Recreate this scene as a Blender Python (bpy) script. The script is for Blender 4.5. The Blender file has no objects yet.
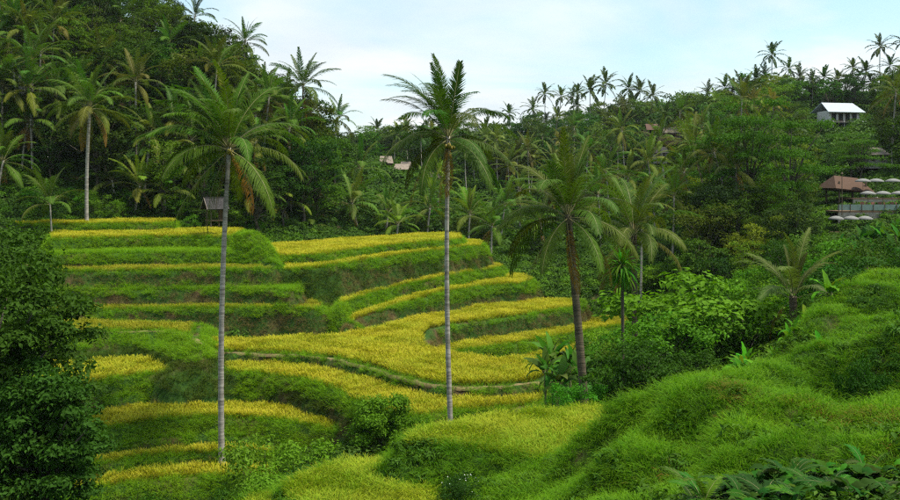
import bpy, math, random
import numpy as np
from mathutils import Vector, Matrix, Euler
R = math.radians
# ------------------------------------------------------------------ camera, sky, sun, exposure
F, HZ = 883.0, 185.0                      # focal length and eye level of the 900 px wide photograph
scene = bpy.context.scene
col = scene.collection
cd = bpy.data.cameras.new('camera'); cam = bpy.data.objects.new('camera', cd); col.objects.link(cam)
cam.location = (0, 0, 0); cam.rotation_euler = (R(90), 0, 0)
cd.sensor_width = 36; cd.lens = F / 900 * 36; cd.shift_y = -(250 - HZ) / 900
cd.clip_start = .1; cd.clip_end = 8000
scene.camera = cam
SUN_EL, SUN_AZ = 66, 100                   # azimuth from +Y towards +X
w = bpy.data.worlds.new('World'); scene.world = w; w.use_nodes = True
nt = w.node_tree; nt.nodes.clear()
def nd(t, ty, **k):
    n = t.nodes.new(ty)
    for a, b in k.items(): setattr(n, a, b)
    return n
wo = nd(nt, 'ShaderNodeOutputWorld'); wb = nd(nt, 'ShaderNodeBackground'); wb.inputs[1].default_value = .105
sky = nd(nt, 'ShaderNodeTexSky'); sky.sky_type = 'NISHITA'; sky.sun_disc = False
sky.sun_elevation = R(SUN_EL); sky.sun_rotation = R(SUN_AZ); sky.air_density = 1.0; sky.dust_density = 1.2; sky.ozone_density = 1.2
tc = nd(nt, 'ShaderNodeTexCoord'); sp = nd(nt, 'ShaderNodeSeparateXYZ'); nt.links.new(tc.outputs['Generated'], sp.inputs[0])
def wmath(op, a, b=None, clamp=False):
    n = nd(nt, 'ShaderNodeMath', operation=op, use_clamp=clamp)
    for i, v in enumerate((a, b)):
        if v is None: continue
        if hasattr(v, 'is_output'): nt.links.new(v, n.inputs[i])
        else: n.inputs[i].default_value = v
    return n.outputs[0]
zz = wmath('MAXIMUM', sp.outputs[2], 0.0)
den = wmath('ADD', zz, .12)
cx = wmath('DIVIDE', sp.outputs[0], den); cy = wmath('DIVIDE', sp.outputs[1], den)
cb = nd(nt, 'ShaderNodeCombineXYZ'); nt.links.new(cx, cb.inputs[0]); nt.links.new(cy, cb.inputs[1])
n1 = nd(nt, 'ShaderNodeTexNoise'); n1.inputs['Scale'].default_value = .55; n1.inputs['Detail'].default_value = 7; n1.inputs['Roughness'].default_value = .56
n1.inputs['Distortion'].default_value = .5
nt.links.new(cb.outputs[0], n1.inputs['Vector'])
r1 = nd(nt, 'ShaderNodeValToRGB'); r1.color_ramp.elements[0].position = .40; r1.color_ramp.elements[1].position = .57
nt.links.new(n1.outputs[0], r1.inputs[0])
# a thin high veil of cloud everywhere, denser towards the horizon
veil = wmath('SUBTRACT', 1.0, wmath('MULTIPLY', zz, 4.4), True)
m0 = wmath('MULTIPLY', r1.outputs[0], .55)
m1 = wmath('ADD', m0, wmath('MULTIPLY', veil, .62), True)
m1 = wmath('MINIMUM', wmath('ADD', m1, .2), .97)
n2 = nd(nt, 'ShaderNodeTexNoise'); n2.inputs['Scale'].default_value = .9; n2.inputs['Detail'].default_value = 6
nt.links.new(cb.outputs[0], n2.inputs['Vector'])
r2 = nd(nt, 'ShaderNodeValToRGB'); r2.color_ramp.elements[0].position = .38; r2.color_ramp.elements[1].position = .62
r2.color_ramp.elements[0].color = (5.7, 6.3, 6.7, 1); r2.color_ramp.elements[1].color = (7.3, 7.45, 7.5, 1)
nt.links.new(n2.outputs[0], r2.inputs[0])
tint = nd(nt, 'ShaderNodeMix', data_type='RGBA', blend_type='MULTIPLY'); tint.inputs[0].default_value = 1; tint.inputs[7].default_value = (1.1, 1.55, 1.45, 1)
nt.links.new(sky.outputs[0], tint.inputs[6])
mx = nd(nt, 'ShaderNodeMix', data_type='RGBA')
nt.links.new(m1, mx.inputs[0]); nt.links.new(tint.outputs[2], mx.inputs[6]); nt.links.new(r2.outputs[0], mx.inputs[7])
nt.links.new(mx.outputs[2], wb.inputs[0]); nt.links.new(wb.outputs[0], wo.inputs[0])
sd = bpy.data.lights.new('sun', 'SUN'); sun = bpy.data.objects.new('sun', sd); col.objects.link(sun)
sd.energy = 4.2; sd.angle = R(7); sd.color = (1, .95, .83)
sv = Vector((math.sin(R(SUN_AZ)) * math.cos(R(SUN_EL)), math.cos(R(SUN_AZ)) * math.cos(R(SUN_EL)), math.sin(R(SUN_EL))))
sun.rotation_euler = sv.to_track_quat('Z', 'Y').to_euler(); sun.location = sv * 200
vs = scene.view_settings; vs.view_transform = 'Standard'; vs.look = 'None'; vs.exposure = 0.5; vs.gamma = 1; vs.use_curve_mapping = False
cy_ = scene.cycles
cy_.max_bounces = 6; cy_.diffuse_bounces = 1; cy_.glossy_bounces = 2; cy_.transmission_bounces = 4; cy_.transparent_max_bounces = 8; cy_.volume_bounces = 0
cy_.use_denoising = False; cy_.pixel_filter_type = 'BLACKMAN_HARRIS'; cy_.filter_width = 1.25
cy_.caustics_reflective = False; cy_.caustics_refractive = False; cy_.sample_clamp_indirect = 4

# ------------------------------------------------------------------ helpers
def at(px, py, Y): return Vector(((px - 450) / F * Y, Y, (HZ - py) / F * Y))
def flat(px, py, z): return ((px - 450) * z / (HZ - py), F * z / (HZ - py))
def pix(x, y, z): return 450 + F * x / y, HZ - F * z / y
def tag(o, label=None, cat=None, group=None, kind=None):
    if label: o['label'] = label
    if cat: o['category'] = cat
    if group: o['group'] = group
    if kind: o['kind'] = kind
    return o
def empty(name, loc, rz=0):
    o = bpy.data.objects.new(name, None); col.objects.link(o); o.location = loc; o.rotation_euler = (0, 0, rz); o.empty_display_size = .3
    return o
def link(name, me, parent=None, loc=(0, 0, 0), rot=(0, 0, 0), scale=1, color=None):
    o = bpy.data.objects.new(name, me); col.objects.link(o); o.parent = parent; o.location = loc; o.rotation_euler = rot
    o.scale = (scale,) * 3 if isinstance(scale, (int, float)) else scale
    if color: o.color = (*color, 1)
    return o
class MB:
    """collects vertices and faces of one mesh"""
    def __init__(s): s.v, s.f, s.m, s.h = [], [], [], []
    def add(s, vs, fs, mi=0, hs=None):
        b = len(s.v); s.v += [tuple(p) for p in vs]; s.f += [tuple(b + i for i in f) for f in fs]; s.m += [mi] * len(fs)
        s.h += list(hs) if hs is not None else [0.5] * len(vs)
    def box(s, c, d, mi=0, rz=0, M=None):
        x, y, z = d[0] / 2, d[1] / 2, d[2] / 2
        vs = [Vector((a, b, e)) for e in (-z, z) for a, b in ((-x, -y), (x, -y), (x, y), (-x, y))]
        q = Matrix.Rotation(rz, 3, 'Z') if M is None else M
        vs = [q @ p + Vector(c) for p in vs]
        s.add(vs, [(3, 2, 1, 0), (4, 5, 6, 7), (0, 1, 5, 4), (1, 2, 6, 5), (2, 3, 7, 6), (3, 0, 4, 7)], mi)
    def tube(s, pts, rad, n=6, mi=0, cap=True, hs=None):
        pts = [Vector(p) for p in pts]; k = len(pts); vs = []; hh = []
        for i, p in enumerate(pts):
            t = (pts[min(i + 1, k - 1)] - pts[max(i - 1, 0)]).normalized()
            a = t.orthogonal() if abs(t.z) < .95 else Vector((1, 0, 0))
            a = (a - t * a.dot(t)).normalized(); b = t.cross(a)
            for j in range(n):
                th = 2 * math.pi * j / n
                vs.append(p + (a * math.cos(th) + b * math.sin(th)) * rad[i]); hh.append(hs[i] if hs else .5)
        fs = [(i * n + j, i * n + (j + 1) % n, (i + 1) * n + (j + 1) % n, (i + 1) * n + j) for i in range(k - 1) for j in range(n)]
        if cap: fs += [tuple(range(n - 1, -1, -1)), tuple(range((k - 1) * n, k * n))]
        s.add(vs, fs, mi, hh)
    def mesh(s, name, mats, smooth=False):
        me = bpy.data.meshes.new(name); me.from_pydata(s.v, [], s.f)
        for m in (mats if isinstance(mats, (list, tuple)) else [mats]): me.materials.append(m)
        me.polygons.foreach_set('material_index', s.m)
        if smooth: me.polygons.foreach_set('use_smooth', [True] * len(s.f))
        a = me.attributes.new('h', 'FLOAT', 'POINT'); a.data.foreach_set('value', s.h)
        me.update(); return me
def np_mesh(name, V, T, mats, mi=None, H=None, smooth=False):
    """mesh from numpy arrays, V (n,3), T (m,3 or 4)"""
    me = bpy.data.meshes.new(name); n, k = T.shape
    me.vertices.add(len(V)); me.vertices.foreach_set('co', np.ascontiguousarray(V, dtype=np.float32).ravel())
    me.loops.add(n * k); me.loops.foreach_set('vertex_index', np.ascontiguousarray(T, dtype=np.int32).ravel())
    me.polygons.add(n); me.polygons.foreach_set('loop_start', np.arange(0, n * k, k, dtype=np.int32))
    for m in (mats if isinstance(mats, (list, tuple)) else [mats]): me.materials.append(m)
    if mi is not None: me.polygons.foreach_set('material_index', np.asarray(mi, dtype=np.int32))
    if smooth: me.polygons.foreach_set('use_smooth', np.ones(n, dtype=bool))
    if H is not None:
        a = me.attributes.new('h', 'FLOAT', 'POINT'); a.data.foreach_set('value', np.asarray(H, dtype=np.float32))
    me.update(calc_edges=True); me.validate(); return me

# ------------------------------------------------------------------ materials
def new_mat(name):
    m = bpy.data.materials.new(name); m.use_nodes = True; t = m.node_tree; t.nodes.clear()
    return m, t, nd(t, 'ShaderNodeOutputMaterial')
def noise(t, scale, detail=3, vec=None):
    n = nd(t, 'ShaderNodeTexNoise'); n.inputs['Scale'].default_value = scale; n.inputs['Detail'].default_value = detail
    if vec: t.links.new(vec, n.inputs['Vector'])
    return n.outputs[0]
def ramp(t, src, stops):
    r = nd(t, 'ShaderNodeValToRGB'); e = r.color_ramp.elements
    while len(e) < len(stops): e.new(.5)
    for q, (p, c) in zip(e, stops): q.position = p; q.color = (*c, 1) if len(c) == 3 else c
    t.links.new(src, r.inputs[0]); return r.outputs[0]
def mixc(t, fac, a, b, mode='MIX'):
    n = nd(t, 'ShaderNodeMix', data_type='RGBA', blend_type=mode)
    for s, v in ((0, fac), (6, a), (7, b)):
        if hasattr(v, 'is_output'): t.links.new(v, n.inputs[s])
        elif s: n.inputs[s].default_value = (*v, 1)
        else: n.inputs[s].default_value = v
    return n.outputs[2]
def mth(t, op, a, b=None, clamp=False):
    n = nd(t, 'ShaderNodeMath', operation=op, use_clamp=clamp)
    for i, v in enumerate((a, b)):
        if v is None: continue
        if hasattr(v, 'is_output'): t.links.new(v, n.inputs[i])
        else: n.inputs[i].default_value = v
    return n.outputs[0]
def geo_pos(t): return nd(t, 'ShaderNodeNewGeometry').outputs['Position']
def leaf_shader(t, out, colr, transl=.3, rough=.5, spec=.35, tcol=(1.25, 1.35, .55)):
    p = nd(t, 'ShaderNodeBsdfPrincipled'); t.links.new(colr, p.inputs['Base Color'])
    p.inputs['Roughness'].default_value = rough + .1; p.inputs['Specular IOR Level'].default_value = spec * .35
    tr = nd(t, 'ShaderNodeBsdfTranslucent'); t.links.new(mixc(t, 1.0, colr, tcol, 'MULTIPLY'), tr.inputs[0])
    ms = nd(t, 'ShaderNodeMixShader'); ms.inputs[0].default_value = transl
    t.links.new(p.outputs[0], ms.inputs[1]); t.links.new(tr.outputs[0], ms.inputs[2]); t.links.new(ms.outputs[0], out.inputs[0])
def tinted_leaf(name, transl=.3, rough=.48, spec=.4, var=.55, patch=1.3):
    """leaf whose own colour is the object's colour, varied leaf patch by leaf patch"""
    m, t, out = new_mat(name)
    oi = nd(t, 'ShaderNodeObjectInfo')
    pos = geo_pos(t)
    f = noise(t, patch, 3, pos); f2 = noise(t, 9, 2, pos)
    v = mth(t, 'ADD', mth(t, 'MULTIPLY', f, 1.5 * var), mth(t, 'MULTIPLY', f2, .9 * var))
    v = mth(t, 'MULTIPLY', mth(t, 'ADD', v, 1 - 1.2 * var), 1.55)
    c = nd(t, 'ShaderNodeHueSaturation'); t.links.new(oi.outputs['Color'], c.inputs['Color']); t.links.new(v, c.inputs['Value'])
    t.links.new(mth(t, 'ADD', mth(t, 'MULTIPLY', oi.outputs['Random'], .03), .485), c.inputs['Hue'])
    leaf_shader(t, out, mixc(t, 1.0, c.outputs[0], (1.22, 1.18, .5), 'MULTIPLY'), transl, rough, spec); return m
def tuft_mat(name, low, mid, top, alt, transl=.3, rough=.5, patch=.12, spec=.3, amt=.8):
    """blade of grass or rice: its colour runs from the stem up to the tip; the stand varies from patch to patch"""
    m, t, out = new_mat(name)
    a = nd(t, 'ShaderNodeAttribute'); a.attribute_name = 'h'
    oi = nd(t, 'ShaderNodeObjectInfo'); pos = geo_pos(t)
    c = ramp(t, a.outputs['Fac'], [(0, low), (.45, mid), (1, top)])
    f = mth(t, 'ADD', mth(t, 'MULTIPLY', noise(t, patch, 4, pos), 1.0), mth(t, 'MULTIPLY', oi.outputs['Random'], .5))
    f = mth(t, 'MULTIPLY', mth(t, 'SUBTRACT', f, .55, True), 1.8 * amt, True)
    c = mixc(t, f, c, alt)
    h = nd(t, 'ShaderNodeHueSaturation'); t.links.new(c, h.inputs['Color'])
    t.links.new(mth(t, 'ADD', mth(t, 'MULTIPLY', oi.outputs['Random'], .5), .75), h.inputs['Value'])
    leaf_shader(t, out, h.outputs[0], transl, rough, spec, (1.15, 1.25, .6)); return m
def solid(name, c1, c2=None, scale=4, rough=.8, detail=5, stretch=None, bump=0.0, spec=.3, metal=0):
    m, t, out = new_mat(name)
    p = nd(t, 'ShaderNodeBsdfPrincipled'); p.inputs['Roughness'].default_value = rough; p.inputs['Specular IOR Level'].default_value = spec; p.inputs['Metallic'].default_value = metal
    tcn = nd(t, 'ShaderNodeTexCoord'); v = tcn.outputs['Object']
    if stretch:
        mp = nd(t, 'ShaderNodeMapping'); mp.inputs['Scale'].default_value = stretch; t.links.new(v, mp.inputs[0]); v = mp.outputs[0]
    nz = noise(t, scale, detail, v)
    t.links.new(ramp(t, nz, [(.3, c1), (.7, c2 or c1)]), p.inputs['Base Color'])
    if bump:
        b = nd(t, 'ShaderNodeBump'); b.inputs['Strength'].default_value = bump; b.inputs['Distance'].default_value = .05
        t.links.new(nz, b.inputs['Height']); t.links.new(b.outputs[0], p.inputs['Normal'])
    t.links.new(p.outputs[0], out.inputs[0]); return m
M = {}
M['palm_leaf'] = tinted_leaf('palm leaflet', .28, .5, .22, .45, .5)
M['leaf'] = tinted_leaf('tree leaf', .32, .55, .22, .6, .8)
M['broad'] = tinted_leaf('broad leaf', .3, .55, .12, .35, 1.2)
M['rachis'] = solid('palm rib', (.16, .15, .05), (.24, .22, .09), 3, .6)
M['fruit'] = solid('coconut husk', (.20, .19, .03), (.34, .25, .04), 3, .5)
def trunk_mat(name, c1, c2, ring):
    m, t, out = new_mat(name)
    p = nd(t, 'ShaderNodeBsdfPrincipled'); p.inputs['Roughness'].default_value = .85
    tcn = nd(t, 'ShaderNodeTexCoord'); v = tcn.outputs['Object']
    mp = nd(t, 'ShaderNodeMapping'); mp.inputs['Scale'].default_value = (.6, .6, ring); t.links.new(v, mp.inputs[0])
    a = noise(t, 1.0, 4, mp.outputs[0]); b = noise(t, 1.3, 4, v)
    c = ramp(t, mth(t, 'ADD', mth(t, 'MULTIPLY', a, .65), mth(t, 'MULTIPLY', b, .35)), [(.36, c1), (.62, c2)])
    t.links.new(c, p.inputs['Base Color'])
    bp = nd(t, 'ShaderNodeBump'); bp.inputs['Strength'].default_value = .6; bp.inputs['Distance'].default_value = .05
    t.links.new(a, bp.inputs['Height']); t.links.new(bp.outputs[0], p.inputs['Normal'])
    t.links.new(p.outputs[0], out.inputs[0]); return m
M['palm_trunk'] = trunk_mat('palm trunk', (.14, .12, .095), (.44, .40, .34), 5)
M['dark_trunk'] = trunk_mat('shaggy palm trunk', (.035, .026, .014), (.13, .10, .055), 9)
M['bark'] = trunk_mat('bark', (.03, .025, .017), (.11, .09, .06), 1.5)
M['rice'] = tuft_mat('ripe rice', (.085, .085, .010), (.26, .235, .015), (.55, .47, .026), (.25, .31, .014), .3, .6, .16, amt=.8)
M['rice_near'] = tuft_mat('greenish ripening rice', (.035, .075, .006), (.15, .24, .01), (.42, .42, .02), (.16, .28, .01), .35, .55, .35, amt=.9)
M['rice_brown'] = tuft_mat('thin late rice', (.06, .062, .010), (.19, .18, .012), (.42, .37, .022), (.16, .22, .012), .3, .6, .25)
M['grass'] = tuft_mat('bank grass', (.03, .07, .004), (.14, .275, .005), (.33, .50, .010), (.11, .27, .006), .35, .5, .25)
M['grass_near'] = tuft_mat('long near grass', (.010, .028, .002), (.085, .215, .004), (.28, .48, .009), (.06, .18, .004), .42, .5, .35)  # near-black blade base puts the shade between tufts into the colour
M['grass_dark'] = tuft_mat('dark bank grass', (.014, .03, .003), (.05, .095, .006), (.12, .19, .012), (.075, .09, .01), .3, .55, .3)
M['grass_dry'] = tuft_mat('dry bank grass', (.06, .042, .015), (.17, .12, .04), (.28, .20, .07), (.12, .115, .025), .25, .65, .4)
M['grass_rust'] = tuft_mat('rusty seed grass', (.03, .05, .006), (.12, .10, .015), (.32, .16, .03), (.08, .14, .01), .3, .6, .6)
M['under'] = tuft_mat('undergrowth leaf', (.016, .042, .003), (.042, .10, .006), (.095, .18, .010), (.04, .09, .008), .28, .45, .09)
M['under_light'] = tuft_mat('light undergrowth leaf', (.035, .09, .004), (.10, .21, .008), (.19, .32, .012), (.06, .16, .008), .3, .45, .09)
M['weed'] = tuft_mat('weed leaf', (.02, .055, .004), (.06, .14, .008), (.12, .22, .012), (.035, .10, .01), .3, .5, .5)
# the ground: soil, dry straw and moss
def ground_mat():
    m, t, out = new_mat('soil and moss')
    p = nd(t, 'ShaderNodeBsdfPrincipled'); p.inputs['Roughness'].default_value = .95; p.inputs['Specular IOR Level'].default_value = .1
    pos = geo_pos(t)
    a = noise(t, .35, 6, pos); b = noise(t, 3.5, 5, pos)
    c1 = ramp(t, b, [(.3, (.035, .025, .012)), (.7, (.12, .085, .035))])
    c2 = ramp(t, b, [(.3, (.012, .035, .005)), (.7, (.04, .09, .012))])
    t.links.new(mixc(t, ramp(t, a, [(.34, (0, 0, 0)), (.5, (1, 1, 1))]), c1, c2), p.inputs['Base Color'])
    bp = nd(t, 'ShaderNodeBump'); bp.inputs['Strength'].default_value = .8; bp.inputs['Distance'].default_value = .1
    t.links.new(b, bp.inputs['Height']); t.links.new(bp.outputs[0], p.inputs['Normal'])
    t.links.new(p.outputs[0], out.inputs[0]); return m
M['ground'] = ground_mat()
M['path'] = solid('trodden earth', (.13, .095, .042), (.23, .17, .075), 3, .95, 6, bump=.4)

# ------------------------------------------------------------------ terrain
rng = np.random.default_rng(7); random.seed(7)
CP = []
def c_px(px, py, Y, dz=0):
    p = at(px, py, Y); CP.append((p.x, p.y, p.z + dz))
def c_w(*a): CP.append(a)
for a in [(0, -60, 4), (0, 0, -2.2), (-40, 0, -4), (40, 0, 6), (0, 8, -4.4), (0, 20, -8.6), (0, 29, -11.6), (-15, 20, -10.5), (-20, 35, -15.5), (-40, 30, -12), (10, 6, -1.6), (25, 10, 2),
          (7, 12, -4.6), (4.5, 16, -6.0), (4, 22, -8.2), (11.2, 22, -6.6), (10, 26, -7.9), (12, 31, -8.6), (8, 31, -10.0), (6.5, 29, -10.0), (5, 26, -9.5), (10, 29, -9.0), (5.5, 32, -10.4), (-6, 34, -13.2), (3, 40, -12.2),
          (16, 32, -8.6), (16, 36, -10.2), (21, 45, -11), (25, 50, -10), (35, 45, -6.5), (17, 45, -10.6), (12, 44, -11.0),
          (-38, 45, -16), (-25, 58, -25), (-12, 53, -21), (-8, 46, -17.5), (0, 52, -17.5), (8, 51, -13.4), (10, 62, -17), (14, 75, -19), (15, 90, -20), (20, 110, -20), (21, 80, -15.5), (27, 80, -12), (26, 62, -10.5), (19, 58, -12),
          (-20, 70, -24), (-20, 82, -19), (-30, 92, -15), (-50, 85, -12), (-45, 70, -18), (-60, 105, -6), (-40, 106, -10), (-10, 88, -19), (-6, 100, -16), (0, 112, -15), (8, 108, -18), (0, 128, -11), (-20, 105, -12), (-20, 122, -9.5), (-12, 140, -8.6), (10, 130, -12.5), (12, 145, -11),
          (-62, 128, 1), (-80, 135, 14), (-75, 152, 19), (-62, 165, 25), (-110, 130, 22), (-110, 180, 46), (-45, 150, 9), (-44, 165, 17), (-33, 160, 9), (-28, 175, 3), (-30, 200, 6), (-55, 210, 26),
          (0, 160, -8.5), (0, 190, -6), (5, 230, -1), (-10, 300, 7), (-22, 340, 6), (26, 330, 13), (52, 300, 18), (74, 260, 14), (94, 260, 23), (117, 240, 18.5), (-80, 340, 14), (0, 420, 6), (90, 380, 8), (200, 300, 34), (180, 180, 26), (120, 120, 10),
          (96, 220, 14.5), (104, 222, 15.5), (59, 125, -3.6), (64, 128, -3.0), (56, 118, -6.5), (40, 140, -6.5), (35, 115, -9), (30, 112, -13.5), (38, 170, -8), (38, 220, -2), (75, 190, 6), (70, 150, 1), (50, 90, -4.5), (75, 100, 4), (40, 65, -5),
          (-300, 300, 60), (300, 200, 40), (-400, 0, 30), (400, -50, 60), (0, 900, 0), (-700, 900, 20), (700, 900, 40), (0, -300, 20), (-200, -200, 10), (200, -200, 40)]: c_w(*a)
CPa = np.array(CP); S_ = 40.0
def tps(d2): return np.where(d2 > 1e-9, .5 * d2 * np.log(np.maximum(d2, 1e-9)), 0)
A = CPa[:, :2] / S_; n_ = len(A)
K = tps(((A[:, None] - A[None]) ** 2).sum(-1)) + 2e-3 * np.eye(n_)
P_ = np.c_[np.ones(n_), A]
LS = np.block([[K, P_], [P_.T, np.zeros((3, 3))]])
SOL = np.linalg.solve(LS, np.r_[CPa[:, 2], 0, 0, 0])
def wob(x, y, s, k=0.0):
    return (np.sin(x * s + k + 1.7 * np.sin(y * s * .7 + k)) + np.sin(y * s * 1.13 + 2.1 * k + 1.3 * np.sin(x * s * .9 - k)) + .5 * np.sin((x + y) * s * 2.3 + k)) / 2.5
def base_h(x, y):
    sh = x.shape; q = np.c_[x.ravel(), y.ravel()] / S_; o = np.empty(len(q))
    for i in range(0, len(q), 40000):
        b = q[i:i + 40000]
        o[i:i + 40000] = tps(((b[:, None] - A[None]) ** 2).sum(-1)) @ SOL[:n_] + SOL[n_] + b @ SOL[n_ + 1:]
    z = o.reshape(sh)
    far = np.clip((y - 120) / 120, 0, 1)
    return z + wob(x, y, .45, 1) * .25 + np.clip((50 - y) / 15, 0, 1) * wob(x, y, 1.25, 8) * .28 + far * wob(x, y, .09, 2) * 1.5
def smooth(pts, n=6, closed=False):
    P = np.array(pts, float); k = len(P); out = []
    for i in range(k if closed else k - 1):
        g = (lambda j: P[j % k]) if closed else (lambda j: P[min(max(j, 0), k - 1)])
        a, b, c, d = g(i - 1), g(i), g(i + 1), g(i + 2)
        for t in np.arange(n) / n:
            out.append(.5 * (2 * b + (c - a) * t + (2 * a - 5 * b + 4 * c - d) * t * t + (3 * b - a - 3 * c + d) * t ** 3))
    if not closed: out.append(P[-1])
    return np.array(out)
def inside(x, y, poly):
    c = np.zeros(x.shape, bool); a = poly; b = np.roll(poly, -1, 0)
    for (x0, y0), (x1, y1) in zip(a, b):
        if y0 == y1: continue
        c ^= ((y0 > y) != (y1 > y)) & (x < (x1 - x0) * (y - y0) / (y1 - y0) + x0)
    return c
def dist_line(x, y, P, closed=True, zs=None):
    d = np.full(x.shape, 1e9); zz = np.zeros(x.shape); k = len(P)
    for i in range(k if closed else k - 1):
        ax, ay = P[i]; bx, by = P[(i + 1) % k]; L = (bx - ax) ** 2 + (by - ay) ** 2 + 1e-12
        t = np.clip(((x - ax) * (bx - ax) + (y - ay) * (by - ay)) / L, 0, 1)
        q = np.hypot(x - ax - t * (bx - ax), y - ay - t * (by - ay)); m = q < d
        d = np.where(m, q, d)
        if zs is not None: zz = np.where(m, zs[i] + t * (zs[(i + 1) % k] - zs[i]), zz)
    return (d, zz) if zs is not None else d
# every flat paddy: level, its lip and its back edge as seen over the lip, steepness of its bank, crop, dryness of the bank
T = {}
def terrace(name, z, lip, back, slope=3.0, crop='rice', inset=.35, dry=.5):
    zf = (lambda px: z) if isinstance(z, float) else (lambda px: float(np.interp(px, (z[1], z[3]), (z[0], z[2]))))
    lip = smooth([flat(px, py, zf(px)) for px, py in lip]); bk = np.array([flat(px, py, zf(px)) for px, py in back]).reshape(-1, 2)
    if isinstance(z, float): zw = ((-1, 1), (z, z))
    else: zw = tuple(zip(*sorted([((z[1] - 450) / F * 95, z[0]), ((z[3] - 450) / F * 108, z[2])])))
    T[name] = dict(z=z if isinstance(z, float) else (z[0] + z[2]) / 2, zw=zw, lip=lip, poly=np.vstack([lip, bk]), slope=slope, crop=crop, inset=inset, dry=dry)
terrace('U5', -5.2, [(-90, 226), (0, 225.5), (100, 225), (168, 224), (177, 221)], [(178, 216.5), (-90, 217)], dry=.1)
terrace('U4', -6.4, [(50, 241), (105, 239), (180, 238), (232, 238), (243, 234)], [(245, 231), (50, 231)], dry=0)
terrace('U3', -9.4, [(50, 273), (105, 272), (200, 271), (268, 270), (280, 267)], [(285, 257), (50, 257)], dry=.75, inset=.3, crop='rice_brown')
terrace('U2', -13.0, [(40, 313), (95, 312), (150, 310), (260, 309), (300, 310), (316, 311), (324, 307)], [(310, 298), (40, 298)], dry=.6, inset=.3, crop='rice_brown')
terrace('A', -14.0, [(40, 336), (105, 333), (140, 332), (165, 332), (185, 337), (197, 344)], [(200, 325), (40, 320)], 0.85, inset=.75, dry=.05, crop='rice_brown')
terrace('M', -15.2, [(192, 345), (203, 348), (213, 352), (260, 354.5), (300, 356), (335, 360), (370, 369), (400, 378), (430, 385), (460, 388), (500, 387), (530, 384), (553, 378), (549, 371), (522, 365), (495, 360), (455, 353), (432, 346), (430, 337), (442, 328), (500, 320), (560, 312), (584, 308)],
        [(584, 301), (540, 301), (480, 302), (400, 321), (370, 331), (330, 337), (250, 340), (192, 340)], inset=.75, dry=.75)
terrace('L1', -16.2, [(30, 396), (70, 390), (110, 381), (150, 376), (200, 372), (260, 376), (300, 382), (335, 392), (352, 402), (374, 414), (420, 419), (450, 415), (500, 410), (536, 406), (546, 400)],
        [(545, 386), (450, 386), (400, 371), (330, 353), (250, 349), (180, 350), (100, 352), (30, 360)], 2.4, dry=.35)
terrace('L2', -18.5, [(80, 434), (115, 429), (170, 421), (240, 420), (300, 426), (340, 437), (365, 447), (388, 454)], [(388, 432), (340, 415), (240, 400), (80, 410)], 2.4, dry=.05)
terrace('L3', -20.4, [(70, 470), (105, 465), (160, 458), (230, 455), (290, 456), (325, 462)], [(325, 447), (230, 443), (70, 450)], 2.2, dry=0)
terrace('L4', -21.25, [(60, 497), (95, 491), (160, 482), (220, 479), (285, 481)], [(285, 468), (220, 466), (60, 475)], 1.6, dry=0)
terrace('W1', -17.2, [(432, 356), (480, 350), (520, 344), (560, 337), (600, 330), (632, 325)], [(632, 318), (560, 322), (500, 328), (440, 338)], 2.2, dry=.2)
terrace('W2', -18.6, [(470, 374), (520, 367), (560, 359), (620, 347), (645, 343)], [(645, 335), (560, 340), (480, 352)], 1.8, dry=.1)
terrace('V0', (-8.5, 275, -7.56, 420), [(262, 259.5), (275, 258), (320, 256), (350, 251.5), (380, 247.7), (400, 246), (420, 244.4), (440, 243), (450, 242.5), (463, 240.5)], [(462, 236.5), (447, 235.5), (400, 237), (330, 240), (262, 247)], dry=.1)
terrace('V1', (-9.6, 285, -8.45, 440), [(284, 271), (296, 270), (325, 267.5), (360, 262.5), (400, 256.5), (440, 251.5), (452, 250.2), (470, 248), (482, 246.8), (484, 244)], [(475, 242), (400, 246), (330, 256), (284, 263)], 2.6, dry=.4)
terrace('V2', (-12.9, 345, -11.5, 440), [(338, 309), (345, 305), (360, 299), (400, 287), (440, 279), (480, 272), (497, 270), (503, 267)], [(490, 263), (440, 268), (400, 276), (350, 292), (338, 300)], 2.6, dry=.1)
terrace('V3', (-14.4, 350, -12.9, 440), [(345, 328), (355, 322), (380, 312), (410, 303), (450, 293), (490, 287), (520, 285), (534, 281)], [(520, 275), (450, 283), (400, 294), (345, 315)], 2.6, dry=.7)
terrace('N1', -10.9, [(400, 449), (425, 434), (450, 428), (500, 420), (560, 412), (595, 411), (612, 425), (624, 440), (650, 468), (628, 480), (590, 476), (540, 465), (480, 455), (440, 450)], [], 1.25, 'rice_near', .15, 0)
terrace('N2', -12.2, [(288, 490), (305, 477), (330, 469), (400, 465), (428, 468), (440, 500)], [(430, 525), (290, 525)], 1.2, 'rice_near', .15, 0)
terrace('N3', -12.9, [(245, 505), (262, 498), (300, 495)], [(310, 520), (245, 530)], 1.2, 'rice_near', .1, 0)
terrace('N4', -11.9, [(475, 506), (490, 496), (520, 490), (580, 493), (610, 500)], [(620, 530), (475, 535)], 1.2, 'rice_near', .15, 0)
LEDGE = dict(crop=None, inset=99.)
terrace('K1', -11.3, [(40, 292), (120, 291), (200, 290), (262, 290), (290, 292), (300, 288)], [(298, 282), (40, 282)], 2.6, dry=.6, **LEDGE)
terrace('K2', -17.45, [(60, 408), (110, 399), (160, 393), (240, 391), (295, 397), (330, 407), (346, 417)], [(346, 400), (240, 382), (60, 395)], 2.2, dry=.5, **LEDGE)
terrace('K3', -19.5, [(75, 450), (110, 445), (170, 438), (240, 437), (300, 441), (330, 447)], [(330, 435), (240, 428), (75, 436)], 2.2, dry=.0, **LEDGE)
terrace('K5', -7.8, [(50, 255), (120, 254), (200, 253), (244, 252), (252, 249)], [(252, 245), (50, 245)], 2.4, dry=.0, **LEDGE)
RG = []
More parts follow.
